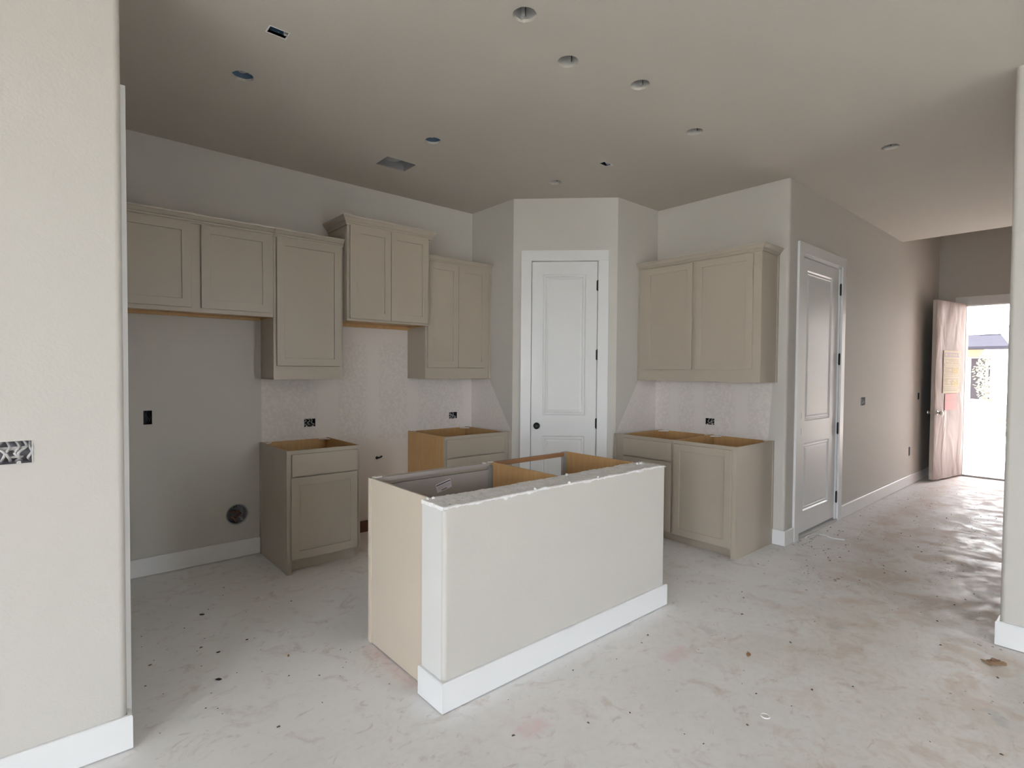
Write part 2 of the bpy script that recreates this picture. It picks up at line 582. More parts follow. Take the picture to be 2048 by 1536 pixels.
def panelled(bm, w, h, t, rects, prof, fill=True, y0=0.0):
    """slab 0..w, 0..h, front at y = y0 facing -y, with pressed panels; prof = [(inset, depth)]"""
    rr = [(a, b, c, d) for (a, b, c, d) in rects]
    cells(bm, (0, y0, 0), (1, 0, 0), (0, 0, 1), w, h, rr)
    box(bm, 0, w, y0 + t * 0.45, y0 + t, 0, h)
    # edges of the front skin
    for (a, b) in (((0, 0), (w, 0)), ((w, 0), (w, h)), ((w, h), (0, h)), ((0, h), (0, 0))):
        vs = [bm.verts.new((a[0], y0, a[1])), bm.verts.new((b[0], y0, b[1])), bm.verts.new((b[0], y0 + t * 0.5, b[1])), bm.verts.new((a[0], y0 + t * 0.5, a[1]))]
        bm.faces.new(vs)
    for (a, b, c, d) in rects:
        prev = None
        for (i, dp) in prof:
            row = [bm.verts.new(p) for p in ((a + i, y0 + dp, c + i), (b - i, y0 + dp, c + i), (b - i, y0 + dp, d - i), (a + i, y0 + dp, d - i))]
            if prev:
                for k in range(4):
                    bm.faces.new([prev[k], prev[(k + 1) % 4], row[(k + 1) % 4], row[k]])
            prev = row
        if fill: bm.faces.new(prev)


def struct(name, bm, mats, label, cat, bevel=0.0, **k):
    return tag(obj(name, bm, mats, None, bevel, **k), label, cat, kind='structure')


X, Y, Z = (1, 0, 0), (0, 1, 0), (0, 0, 1)
YA, XB, YH, XF = 4.46, 4.63, 1.87, 9.82      # kitchen wall, right kitchen wall, hall wall, front wall
XE, YE = 0.217, 2.47                         # free end of the left partition

# ------------------------------------------------------------------ floor
struct('floor', bx(XL - 0.2, XF + 0.14, YB - 0.2, YA + 0.2, -0.12, 0.0), M_floor,
       'bare concrete slab floor with dirt stains and white paint overspray', 'floor')

# ------------------------------------------------------------------ ceiling with its cut-outs
CANS = [(1.642, 1.827), (2.056, 1.950), (2.522, 1.838), (3.281, 1.948), (3.281, 3.249), (4.526, 1.158)]
BLUES = [(0.828, 3.227), (2.055, 3.235)]
RC = 0.054
bm = bmesh.new()
x0, y0, x1, y1 = XL, YB, 7.78, YA
holes = []
for (cx, cy) in CANS: holes.append((cx - 0.075, cx + 0.075, cy - 0.075, cy + 0.075))
for (cx, cy) in BLUES: holes.append((cx - 0.075, cx + 0.075, cy - 0.075, cy + 0.075))
VENT = (1.948, 2.196, 3.694, 3.890)
CBOX = (0.806, 0.889, 2.671, 2.727)
SMK = (3.238, 3.320, 2.676, 2.728)
holes += [VENT, CBOX, SMK]
# seen from below: U = +x, V = -y so that the normal looks down
Oc, Uc, Vc = (x0, y1, CEIL), X, (0, -1, 0)
loc = [(a - x0, b - x0, y1 - d, y1 - c) for (a, b, c, d) in holes]
cells(bm, Oc, Uc, Vc, x1 - x0, y1 - y0, loc)
for (cx, cy) in CANS + BLUES:
    ring_hole(bm, Oc, Uc, Vc, cx - x0, y1 - cy, 0.075, RC, 0.014, 32, 0, 0.06)
for (a, b, c, d) in (VENT, CBOX, SMK):     # drywall thickness of the square cut-outs
    for (p, q) in (((a, c), (b, c)), ((b, c), (b, d)), ((b, d), (a, d)), ((a, d), (a, c))):
        bm.faces.new([bm.verts.new((p[0], p[1], CEIL)), bm.verts.new((q[0], q[1], CEIL)), bm.verts.new((q[0], q[1], CEIL + 0.014)), bm.verts.new((p[0], p[1], CEIL + 0.014))])
# raised foyer ceiling by the front door
box(bm, 7.78, 7.90, -0.2, YA, CEIL, 3.80)
box(bm, 7.78, XF + 0.14, -0.2, YA, 3.78, 3.90)
struct('ceiling', bm, M_ceil, 'greige textured ceiling with open holes for lights', 'ceiling', recalc=False)
struct('ceiling_light_seal', bx(XL - 0.2, 7.85, YB - 0.2, YA + 0.2, CEIL + 0.35, CEIL + 0.45), M_dark,  # added out of view to block sky light above the ceiling
       'unseen dark deck added above the open ceiling holes to block sky light', 'light blocker')

# ------------------------------------------------------------------ walls
# left partition: front face y = YE, rounded end, nook side x = XE
bm = bmesh.new()
R0 = 0.022
OUTL = (-0.20, -0.041, 1.120, 1.198)
cells(bm, (XL, YE, 0), X, Z, XE - R0 - XL, CEIL, [(OUTL[0] - XL, OUTL[1] - XL, OUTL[2], OUTL[3])])
fillet(bm, XE - R0, YE + R0, R0, -90, 0, 0, CEIL, 8)
cells(bm, (XE, YE + R0, 0), Y, Z, YA - YE - R0, CEIL, [])
struct('wall_left', bm, M_wall, 'near left greige partition wall with an open wiring box', 'wall', recalc=False)

# kitchen back wall with its box holes
FRB = (0.499, 0.549, 1.057, 1.153)
B1 = (1.598, 1.691, 0.972, 1.037)
B2 = (3.035, 3.129, 0.964, 1.027)
RVC = (1.088, 0.334, 0.074)
bm = bmesh.new()
hl = [(a - XE, b - XE, c, d) for (a, b, c, d) in (FRB, B1, B2)] + [(RVC[0] - 0.1 - XE, RVC[0] + 0.1 - XE, RVC[1] - 0.1, RVC[1] + 0.1)]
cells(bm, (XE, YA, 0), X, Z, 3.31 - XE, CEIL, hl)
ring_hole(bm, (XE, YA, 0), X, Z, RVC[0] - XE, RVC[1], 0.1, RVC[2], 0.014, 32, 0, 0.03)
for (a, b, c, d) in (FRB, B1, B2):
    pass
wk = struct('wall_kitchen', bm, M_wallA, 'kitchen back wall behind the left cabinets with a bare splash area', 'wall', recalc=False)
obj('bottom_plate', bx(1.81, 2.56, YA - 0.012, YA + 0.002, 0.0, 0.10), M_brown, wk)

# pantry: two side walls and the diagonal door wall
PA, PB = Vector((3.31, 3.815, 0)), Vector((3.995, 3.135, 0))
PD = (PB - PA)
PL = PD.length
PU = PD / PL
struct_pl = bmesh.new()
cells(struct_pl, (3.31, YA, 0), (0, -1, 0), Z, YA - 3.815, CEIL, [])
struct('wall_pantry_left', struct_pl, M_wallPL, 'narrow pantry side wall right of the back cabinets', 'wall', recalc=False)
DO0, DO1, DOT = 0.168, 0.792, 2.475           # door opening along the diagonal
bm = bmesh.new()
cells(bm, PA, PU, Z, PL, CEIL, [(DO0, DO1, -0.1, DOT)])
struct('wall_pantry_door', bm, M_wall, 'diagonal corner wall that holds the pantry door', 'wall', recalc=False)
bm = bmesh.new()
cells(bm, (3.995, 3.135, 0), X, Z, XB - 3.995, CEIL, [])
struct('wall_pantry_right', bm, M_wallPR, 'narrow pantry side wall left of the right cabinets', 'wall', recalc=False)
# right kitchen wall
B3 = (2.502, 2.588, 0.963, 1.021)
bm = bmesh.new()
cells(bm, (XB, 3.135, 0), (0, -1, 0), Z, 3.135 - YH - R0, CEIL, [(3.135 - B3[1], 3.135 - B3[0], B3[2], B3[3])])
fillet(bm, XB + R0, YH + R0, R0, 180, 270, 0, CEIL, 8)
struct('wall_right_kitchen', bm, M_wallB, 'right kitchen wall behind the two-door cabinets', 'wall', recalc=False)
# hall wall with its door
HD0, HD1, HDT = 4.888, 5.835, 2.470
SW1, SW2, OUTH = (6.50, 6.64, 1.105, 1.192), (8.805, 8.885, 1.10, 1.19), (8.415, 8.49, 0.38, 0.495)
bm = bmesh.new()
hx = XB + R0
cells(bm, (hx, YH, 0), X, Z, XF - hx, 3.80,
      [(HD0 - hx, HD1 - hx, -0.1, HDT)] + [(a - hx, b - hx, c, d) for (a, b, c, d) in (SW1, SW2, OUTH)])
struct('wall_hall_left', bm, M_wall, 'long hall wall with a white door and open switch boxes', 'wall', recalc=False)
# front wall with the open entry
FD0, FD1, FDT = 0.645, 1.545, 2.41
bm = bmesh.new()
cells(bm, (XF, YH, 0), (0, -1, 0), Z, YH + 0.3, 3.80, [(YH - FD1, YH - FD0, -0.1, FDT)], back=0.14)
struct('wall_front', bm, M_wall, 'end wall of the hall around the open front door', 'wall', recalc=False)
# right partition: x = 3.835 face, rounded end, hall side
XR, YR = 3.835, 0.433
bm = bmesh.new()
cells(bm, (XR, YR - R0, 0), (0, -1, 0), Z, YR - R0 - YB, CEIL, [])
fillet(bm, XR + R0, YR - R0, R0, 90, 180, 0, CEIL, 8)
cells(bm, (XF, YR, 0), (-1, 0, 0), Z, XF - XR - R0, 3.80, [])
struct('wall_right', bm, M_wall, 'greige wall at the right edge, cut off by the picture', 'wall', recalc=False)
# unseen shell added behind the kitchen, nook and hall walls against light leaks
bm = bmesh.new()
cells(bm, (XL - 0.2, YA + 0.15, 0), X, Z, XF + 0.14 - XL + 0.2, 3.9, [], back=0.05)
cells(bm, (XF + 0.09, YA + 0.2, 0), (0, -1, 0), Z, YA + 0.2 - YH, 3.9, [], back=0.05)
cells(bm, (XL - 0.15, YE - 0.1, 0), Y, Z, YA + 0.2 - YE, 3.9, [], back=0.05)
struct('wall_light_seal', bm, M_dark, 'unseen dark shell added behind the kitchen walls to keep sky light out', 'wall', recalc=False)
# great room behind the camera, with its windows
bm = bmesh.new()
cells(bm, (XL, YB, 0), Y, Z, YE - YB, CEIL, [(a - YB, b - YB, c, d) for (a, b, c, d) in WIN_LEFT], back=0.16)
struct('wall_far_left', bm, M_wall, 'great room side wall with three tall windows, behind the camera', 'wall', recalc=False)
bm = bmesh.new()
cells(bm, (XR, YB, 0), (-1, 0, 0), Z, XR - XL, CEIL, [(XR - b, XR - a, c, d) for (a, b, c, d) in WIN_BACK], back=0.16)
struct('wall_back', bm, M_wall, 'great room rear wall with one tall window, behind the camera', 'wall', recalc=False)

g = G('window_glass')
tr = g.nt.nodes.new('ShaderNodeBsdfTransparent')
gl = g.nt.nodes.new('ShaderNodeBsdfGlossy')
gl.inputs['Roughness'].default_value = 0.02
mx = g.nt.nodes.new('ShaderNodeMixShader')
mx.inputs[0].default_value = 0.06
g.nt.links.new(tr.outputs[0], mx.inputs[1])
g.nt.links.new(gl.outputs[0], mx.inputs[2])
g.nt.links.new(mx.outputs[0], g.nt.nodes['Material Output'].inputs[0])
M_glass = g.mat
wn = 0
for side, lst in (('left', WIN_LEFT), ('back', WIN_BACK)):
    for (a, b, c, d) in lst:
        wn += 1
        w = b - a
        if side == 'left':
            t = thing('window_%d' % wn, 'tall white framed window in the great room side wall, number %d from the corner' % wn, 'window', (XL - 0.09, a, c), math.pi / 2, kind='structure')
        else:
            t = thing('window_%d' % wn, 'tall white framed window in the great room rear wall, number %d from the side' % wn, 'window', (b, YB - 0.09, c), math.pi, kind='structure')
        bm = bmesh.new()
        cells(bm, (0, -0.025, 0), X, Z, w, d - c, [(0.05, w - 0.05, 0.05, (d - c) / 2 - 0.02), (0.05, w - 0.05, (d - c) / 2 + 0.02, d - c - 0.05)], back=0.05)
        obj('window_frame', bm, M_white, t)
        obj('pane', bx(0.05, w - 0.05, -0.003, 0.003, 0.05, (d - c) / 2 - 0.02), M_glass, t)
        obj('pane', bx(0.05, w - 0.05, -0.003, 0.003, (d - c) / 2 + 0.02, d - c - 0.05), M_glass, t)

# island knee wall
IX0, IX1, IY0, IY1 = 1.252, 2.885, 1.875, 2.048
bm = bmesh.new()
r = 0.018
cells(bm, (IX0 + r, IY0, 0), X, Z, IX1 - IX0 - 2 * r, 0.872, [])
cells(bm, (IX0, IY1, 0), (0, -1, 0), Z, IY1 - IY0 - r, 0.872, [], 1)
cells(bm, (IX1, IY0 + r, 0), Y, Z, IY1 - IY0 - r, 0.872, [])
cells(bm, (IX1, IY1, 0), (-1, 0, 0), Z, IX1 - IX0, 0.872, [])
fillet(bm, IX0 + r, IY0 + r, r, 180, 270, 0, 0.872, 6, 0)
fillet(bm, IX1 - r, IY0 + r, r, 270, 360, 0, 0.872, 6)
wi = struct('wall_island', bm, [M_wall, M_bead], 'low greige island knee wall in the middle of the floor', 'wall', recalc=False)
# its rough unfinished top: a ragged sheet of joint compound with lumps at the front edge
import mathutils.noise as mn
bm = bmesh.new()
nx, ny = 170, 18
grid = []
for i in range(nx + 1):
    col = []
    for j in range(ny + 1):
        u, v = i / nx, j / ny
        x = IX0 - 0.004 + (IX1 - IX0 + 0.006) * u
        y = IY0 - 0.003 + (IY1 - IY0 + 0.004) * v
        e = mn.noise(Vector((x * 9, y * 9, 1.3))) * 0.004 + mn.noise(Vector((x * 40, y * 40, 4.1))) * 0.003 + mn.noise(Vector((x * 95, y * 95, 7.7))) * 0.0018
        z = 0.874 + e
        lump = max(0.0, mn.noise(Vector((x * 14, 3.7, 0))) - 0.12)
        if v < 0.2:
            z += lump * 0.020 * (1 - v / 0.2) + 0.002 * mn.noise(Vector((x * 70, v * 9, 2)))
            if j == 0: y -= lump * 0.012
        if u > 0.93 and v > 0.4: z += 0.012 * max(0, mn.noise(Vector((x * 50, y * 30, 9))))
        if u > 0.965: z -= 0.010 * (u - 0.965) / 0.035
        col.append(bm.verts.new((x, y, z)))
    grid.append(col)
for i in range(nx):
    for j in range(ny):
        bm.faces.new([grid[i][j], grid[i + 1][j], grid[i + 1][j + 1], grid[i][j + 1]]).smooth = True
# ragged front lip hanging over the face
prev = None
for i in range(nx + 1):
    x = grid[i][0].co.x
    hang = 0.004 + 0.030 * max(0, mn.noise(Vector((x * 9, 8.2, 0))) - 0.08) + 0.008 * max(-0.4, mn.noise(Vector((x * 55, 1.2, 0))))
    b = bm.verts.new((x, IY0 - 0.0035 - 0.003 * rnd(), 0.872 - max(hang, 0.003)))
    c = bm.verts.new((x, IY0 + 0.001, 0.871 - max(hang, 0.003) - 0.003))
    if prev:
        bm.faces.new([prev[0], b, grid[i][0], grid[i - 1][0]]).smooth = True
        bm.faces.new([prev[1], c, b, prev[0]])
    prev = (b, c)
for col_e, xx in ((grid[0], IX0 - 0.004), (grid[nx], IX1 + 0.002)):
    pv = None
    for v in col_e:
        q = bm.verts.new((xx, v.co.y, 0.862 - 0.006 * rnd()))
        if pv: bm.faces.new([pv[0], v, q, pv[1]])
        pv = (v, q)
tag(obj('plaster_ridge', bm, M_ledge, wi), 'ragged white joint compound along the raw top')
# loose crumbs of compound stuck on the top edge
for (cx, cy, s) in ((2.79, 1.99, 0.011), (2.765, 2.0, 0.008), (1.30, 2.03, 0.007), (1.275, 2.04, 0.006), (2.16, 2.03, 0.008), (1.78, 1.88, 0.007), (2.25, 1.882, 0.006), (2.02, 1.878, 0.008)):
    bm = bmesh.new()
    bmesh.ops.create_icosphere(bm, subdivisions=2, radius=s)
    for v in bm.verts:
        v.co *= 1 + 0.5 * mn.noise(v.co * 160 + Vector((cx * 9, cy, 0)))
        v.co += Vector((cx, cy, 0.877))
    obj('plaster_crumb', bm, M_plaster, wi)

# ------------------------------------------------------------------ baseboards
BB = 0.131


def base_run(name, pts, label, h=BB, t=0.0155, z0=0.005):
    """pts = [(x, y)] along the wall with the room on the right hand side when walking; mitred"""
    n = len(pts)
    path = []
    for i, (x, y) in enumerate(pts):
        ns = []
        if i > 0: ns.append((pts[i][0] - pts[i - 1][0], pts[i][1] - pts[i - 1][1]))
        if i < n - 1: ns.append((pts[i + 1][0] - pts[i][0], pts[i + 1][1] - pts[i][1]))
        nn = []
        for (dx, dy) in ns:
            l = math.hypot(dx, dy)
            nn.append((dy / l, -dx / l))
        if len(nn) == 2:
            sx, sy = nn[0][0] + nn[1][0], nn[0][1] + nn[1][1]
            k = 1 + nn[0][0] * nn[1][0] + nn[0][1] * nn[1][1]
            path.append((x, y, sx / k, sy / k))
        else:
            path.append((x, y, nn[0][0], nn[0][1]))
    bm = bmesh.new()
    sweep(bm, path, [(0.0, z0), (t, z0), (t, h - 0.006), (t - 0.003, h - 0.001), (t - 0.005, h), (0.0, h)])
    return struct(name, bm, M_white, label, 'baseboard')


base_run('baseboard_left', [(XL, YE), (XE, YE), (XE, 2.514)], 'white baseboard along the near left partition')
base_run('baseboard_kitchen', [(XE, YA), (1.25, YA)], 'white baseboard in the refrigerator nook')
base_run('baseboard_right_kitchen', [(XB, 1.958), (XB, YH), (4.80, YH)], 'short white baseboard wrapping the corner beside the hall door')
base_run('baseboard_hall_left', [(5.945, YH), (XF - 0.02, YH)], 'long white baseboard under the hall switch boxes')
base_run('baseboard_right', [(XF, YR), (XR, YR), (XR, YB)], 'white baseboard on the wall at the right edge')
base_run('baseboard_island', [(IX0, IY1 + 0.008), (IX0, IY0), (IX1, IY0), (IX1, IY1 + 0.008)], 'white baseboard around the island knee wall')
base_run('baseboard_far_left', [(XL, YB), (XL, YE)], 'white baseboard under the great room side windows, behind the camera')
base_run('baseboard_back', [(XR, YB), (XL, YB)], 'white baseboard under the great room rear window, behind the camera')

# ------------------------------------------------------------------ interior doors
RAISED = [(0.0, 0.0), (0.010, 0.009), (0.020, 0.009), (0.026, 0.004), (0.034, 0.008), (0.052, 0.003)]


def hinge(parent, x, z, y=-0.004, h=0.09, label=None):
    bm = bmesh.new()
    cyl(bm, (x, y, z - h / 2), 0.0068, h, 'z', 12)
    cyl(bm, (x, y, z - h / 2 - 0.006), 0.0045, h + 0.012, 'z', 10)
    box(bm, x - 0.012, x + 0.012, y + 0.003, y + 0.006, z - h / 2, z + h / 2)
    return obj('hinge', bm, M_black, parent)


def casing(parent, x0, x1, top, w, t=0.019, name='casing'):
    """flat casing around the opening x0..x1, wall face at y = 0"""
    bm = bmesh.new()
    box(bm, x0 - w, x0, -t, 0.0, 0.0, top)
    box(bm, x1, x1 + w, -t, 0.0, 0.0, top)
    box(bm, x0 - w, x1 + w, -t, 0.0, top, top + w)
    return obj(name, bm, M_white, parent, 0.0015)


# pantry door (local frame: x along the diagonal, -y towards the room)
ang = math.atan2(PU.y, PU.x)
t = thing('door_1', 'white two-panel pantry door with a black knob, in the diagonal corner wall', 'door', PA, ang, kind='structure')
casing(t, DO0 + 0.004, DO1 - 0.002, DOT - 0.003, 0.096)
bm = bmesh.new()
box(bm, DO0 - 0.02, DO0 + 0.0055, -0.002, 0.11, 0, DOT)
box(bm, DO1 - 0.0055, DO1 + 0.02, -0.002, 0.11, 0, DOT)
box(bm, DO0 - 0.02, DO1 + 0.02, -0.002, 0.11, DOT - 0.0055, DOT + 0.02)
box(bm, DO0, DO1, 0.045, 0.058, 0.0, DOT)
obj('jamb', bm, M_white, t)
leaf_w, leaf_h = DO1 - DO0 - 0.018, DOT - 0.024
bm = bmesh.new()
panelled(bm, leaf_w, leaf_h, 0.035, [(0.105, leaf_w - 0.105, 1.02, leaf_h - 0.115), (0.105, leaf_w - 0.105, 0.22, 0.825)], RAISED)
lf = obj('door_leaf', bm, M_white, t)
lf.location = (DO0 + 0.0095, 0.004, 0.014)
for z in (2.243, 1.602, 0.962, 0.26): hinge(t, DO1 - 0.005, z)
bm = bmesh.new()
lathe(bm, (DO0 + 0.062, 0.004, 0.932), [(0.001, 0.0), (0.031, 0.0), (0.031, 0.006), (0.014, 0.010), (0.012, 0.030), (0.020, 0.036), (0.0265, 0.044), (0.0275, 0.052), (0.024, 0.060), (0.012, 0.064), (0.001, 0.065)], 'y', 24, -1)
tag(obj('knob', bm, M_black, t), 'round black door knob')

# hall door
t = thing('door_2', 'white two-panel hall door with empty lock holes and black hinges', 'door', (0, YH, 0), 0, kind='structure')
casing(t, HD0, HD1, HDT, 0.092)
bm = bmesh.new()
box(bm, HD0 - 0.02, HD0 + 0.006, -0.003, 0.12, 0, HDT)
box(bm, HD1 - 0.028, HD1 + 0.02, -0.003, 0.12, 0, HDT)
box(bm, HD0 - 0.02, HD1 + 0.02, -0.003, 0.12, HDT - 0.02, HDT + 0.02)
box(bm, HD0, HD1, 0.062, 0.075, 0.0, HDT)
obj('jamb', bm, M_white, t)
obj('threshold', bx(HD0, HD1, -0.015, 0.12, 0.0, 0.022), M_can, t, 0.004)
obj('door_sweep', bx(HD0 + 0.012, HD1 - 0.03, 0.012, 0.05, 0.024, 0.040), M_galv, t)
lw, lh = HD1 - HD0 - 0.040, HDT - 0.066
bm = bmesh.new()
panelled(bm, lw, lh, 0.042, [(0.145, lw - 0.165, 0.982, lh - 0.100), (0.145, lw - 0.165, 0.185, 0.785)], RAISED)
# empty bores for latch and deadbolt, drilled shallow
lf = obj('door_leaf', bm, M_white, t)
lf.location = (HD0 + 0.009, 0.010, 0.040)
for z in (1.077, 0.938):
    bm = bmesh.new()
    lathe(bm, (4.95, 0.0095, z), [(0.032, 0.0), (0.028, 0.0005), (0.0275, -0.02), (0.0001, -0.02)], 'y', 24, -1)
    tag(obj('lock_bore', bm, M_can, t), 'empty round lock hole')
for z in (2.252, 1.582, 0.913, 0.242):
    hg = hinge(t, HD1 - 0.030, z, -0.010, 0.105)
    bm = bmesh.new()
    bm.from_mesh(hg.data)
    box(bm, HD1 - 0.034, HD1 - 0.006, -0.0075, -0.0025, z - 0.0525, z + 0.0525)
    bm.to_mesh(hg.data)
    bm.free()

# utility door in the nook side of the left partition: only the edge of its casing shows
t = thing('door_3', 'utility doorway with white casing on the nook side of the left partition', 'door', (XE, 2.515, 0), math.pi / 2, kind='structure')
casing(t, 0.1, 0.95, 2.415, 0.1, 0.018)
bm = bmesh.new()
panelled(bm, 0.845, 2.40, 0.012, [(0.105, 0.74, 1.02, 2.28), (0.105, 0.74, 0.22, 0.825)], [(0.0, 0.0), (0.01, 0.004), (0.05, 0.001)])
lf = obj('door_leaf', bm, M_white, t)
lf.location = (0.1025, -0.013, 0.012)

# front entry: casing, jamb, threshold and the leaf that stands open
t = thing('door_4', 'open front door wrapped in pinkish protective film, at the hall end', 'door', (XF, FD1, 0), -math.pi / 2, kind='structure')
w = FD1 - FD0
casing(t, 0.0, w, FDT, 0.125, 0.019)
bm = bmesh.new()
box(bm, -0.03, 0.0, -0.005, 0.14, 0, FDT)
box(bm, w, w + 0.03, -0.005, 0.14, 0, FDT)
box(bm, -0.03, w + 0.03, -0.005, 0.14, FDT - 0.012, FDT + 0.03)
obj('jamb', bm, M_white, t)
obj('threshold', bx(0, w, -0.02, 0.16, 0.0, 0.024), M_galv, t, 0.004)

g = G('wrinkled_film')
P = g.obj()
n = g.noise(P, 3.0, 3, 0.5, (1.0, 1.0, 0.35), 0.6)
g.set(g.mix(g.rng(n, 0.35, 0.65), (0.33, 0.275, 0.26), (0.39, 0.33, 0.32)), 0.5)
g.b.inputs['Specular IOR Level'].default_value = 0.25
g.bump(g.noise(P, 2.6, 2, 0.5, (1.0, 1.0, 0.5), 0.8), 0.6, 0.05)
M_film = g.mat
M_doorp = paint('primed_front_door', (0.50, 0.46, 0.42), 0.45, 0.04, 4)
hx_, hy_ = 9.79, 1.55
lx_, ly_ = 8.91, 1.709
dang = math.atan2(ly_ - hy_, lx_ - hx_)
# leaf local frame: origin at the hinge, x towards the latch, outer face towards the viewer is +y side
leaf = bpy.data.objects.new('door_leaf', None)
COL.objects.link(leaf)
leaf.parent = t
leaf.matrix_local = (Matrix.Translation((XF, FD1, 0)) @ Matrix.Rotation(-math.pi / 2, 4, 'Z')).inverted() @ Matrix.Translation((hx_, hy_, 0.03)) @ Matrix.Rotation(dang, 4, 'Z')
W_, H_ = 0.894, 2.40
bm = bmesh.new()
box(bm, 0.0, W_, -0.045, -0.002, 0.0, H_)
obj('leaf_core', bm, M_doorp, leaf, 0.002)
# film: a slightly wavy skin on the outer face with a torn bottom edge
bm = bmesh.new()
gx, gz = 24, 60
gr = []
for i in range(gx + 1):
    c_ = []
    for j in range(gz + 1):
        x, z = W_ * i / gx, H_ * j / gz
        y = 0.002 + 0.004 * (0.5 + 0.5 * mn.noise(Vector((x * 3, z * 1.3, 5)))) + 0.003 * abs(mn.noise(Vector((x * 7, z * 4, 2))))
        if i in (0, gx): y = 0.001
        if j == 0: z += -0.012 * rnd()
        if j == gz: z -= 0.006 * rnd()
        c_.append(bm.verts.new((x, y, z)))
    gr.append(c_)
for i in range(gx):
    for j in range(gz):
        bm.faces.new([gr[i][j], gr[i][j + 1], gr[i + 1][j + 1], gr[i + 1][j]]).smooth = True
obj('protective_film', bm, M_film, leaf, recalc=False)
bm = bmesh.new()
KP = [(0.001, 0.0), (0.032, 0.0), (0.032, 0.005), (0.015, 0.010), (0.012, 0.030), (0.022, 0.036), (0.030, 0.048), (0.030, 0.058), (0.022, 0.066), (0.001, 0.068)]
lathe(bm, (W_ - 0.07, 0.004, 0.895), KP, 'y', 20, 1)
tag(obj('knob', bm, M_chrome, leaf), 'shiny nickel knob, outer side')
bm = bmesh.new()
lathe(bm, (W_ - 0.07, -0.045, 0.895), KP, 'y', 20, -1)
tag(obj('knob', bm, M_chrome, leaf), 'shiny nickel knob, inner side')
obj('latch_plate', bx(W_ - 0.001, W_ + 0.002, -0.036, -0.010, 0.86, 0.93), M_chrome, leaf)

# papers stuck on the film
MW = Matrix.Translation((hx_, hy_, 0.03)) @ Matrix.Rotation(dang, 4, 'Z')


def on_door(o):
    o.matrix_world = MW
    return o


nt = bpy.data.objects.new('notice_sheet', None)
COL.objects.link(nt)
tag(nt, 'long pale yellow printed notice taped on the open front door', 'notice')
on_door(nt)
NX0, NX1, NZ0, NZ1 = 0.18, 0.685, 1.155, 1.735
YP = 0.0105


def flat(x0, x1, z0, z1, y, th=0.0012):
    return bx(x0, x1, y, y + th, z0, z1)


obj('sheet', flat(NX0, NX1, NZ0, NZ1, YP - 0.001, 0.0016), M_yellow, nt)
obj('header_band', flat(NX0 + 0.03, NX1 - 0.03, 1.645, 1.705, YP + 0.0006), M_lav, nt)
# header lettering and text lines: too blurred to read in the photograph, so broken strokes
bm = bmesh.new()
x = NX0 + 0.05
while x < NX1 - 0.07:
    wd = 0.018 + 0.016 * rnd()
    box(bm, x, x + wd, YP + 0.0016, YP + 0.0026, 1.662, 1.690)
    x += wd + (0.008 if rnd() > 0.18 else 0.03)
tag(obj('header_lettering', bm, M_yellow, nt), kind='stuff')
obj('yellow_block', flat(NX0 + 0.03, NX0 + 0.24, 1.42, 1.50, YP + 0.0006), M_yellow2, nt)
obj('yellow_block', flat(NX0 + 0.03, NX0 + 0.24, 1.255, 1.33, YP + 0.0006), M_yellow2, nt)
bm = bmesh.new()
for z in (1.61, 1.59, 1.565, 1.50, 1.485, 1.468, 1.45, 1.432, 1.345, 1.328, 1.31, 1.292, 1.275, 1.19):
    x = NX0 + 0.04
    while x < NX1 - 0.06:
        wd = 0.02 + 0.05 * rnd()
        if rnd() > 0.2: box(bm, x, min(x + wd, NX1 - 0.03), YP + 0.0018, YP + 0.0026, z, z + 0.0055)
        x += wd + 0.010
for z in (1.525, 1.385, 1.215):
    a_, b_ = NX0 + 0.03, NX1 - 0.025
    box(bm, a_, b_, YP + 0.0018, YP + 0.0026, z, z + 0.003)
    box(bm, a_, b_, YP + 0.0018, YP + 0.0026, z + 0.027, z + 0.030)
    box(bm, a_, a_ + 0.004, YP + 0.0018, YP + 0.0026, z, z + 0.03)
    box(bm, b_ - 0.004, b_, YP + 0.0018, YP + 0.0026, z, z + 0.03)
tag(obj('printed_lines', bm, M_print, nt), kind='stuff')
pn = bpy.data.objects.new('pink_slip', None)
COL.objects.link(pn)
tag(pn, 'small pink paper slip below the yellow notice on the front door', 'notice')
on_door(pn)
obj('sheet', flat(0.26, 0.615, 0.925, 1.145, YP - 0.001, 0.0016), M_pinkpaper, pn)
bm = bmesh.new()
for z, a_, b_ in ((1.06, 0.28, 0.59), (1.043, 0.33, 0.55), (1.10, 0.40, 0.47), (0.945, 0.42, 0.45)):
    box(bm, a_, b_, YP + 0.0006, YP + 0.0014, z, z + 0.004)
tag(obj('printed_lines', bm, M_print, pn), kind='stuff')

# ------------------------------------------------------------------ cabinets (local frame: x right, face frame at y = 0 facing -y, z up)
SH = 0.056      # shaker rail width
TD = 0.019      # door thickness


def shaker(name, parent, x0, x1, z0, z1, mats=None):
    w, h = x1 - x0, z1 - z0
    bm = bmesh.new()
    cells(bm, (0, 0, 0), X, Z, w, h, [(SH, w - SH, SH, h - SH)], back=TD)
    o = obj(name, bm, M_cab, parent, 0.0016)
    o.location = (x0, -TD - 0.0025, z0)
    obj('panel', bx(SH - 0.003, w - SH + 0.003, 0.009, 0.015, SH - 0.003, h - SH + 0.003), M_cab, o)
    return o


def slab(name, parent, x0, x1, z0, z1):
    o = obj(name, bx(0, x1 - x0, 0, TD, 0, z1 - z0), M_cab, parent, 0.0022)
    o.location = (x0, -TD - 0.0025, z0)
    return o


def frame(parent, w, z0, z1, holes, t=0.019, x0=0.0):
    bm = bmesh.new()
    cells(bm, (x0, 0, z0), X, Z, w, z1 - z0, [(a - x0, b - x0, c - z0, d - z0) for (a, b, c, d) in holes], back=t)
    return obj('face_frame', bm, M_cab, parent, 0.001)


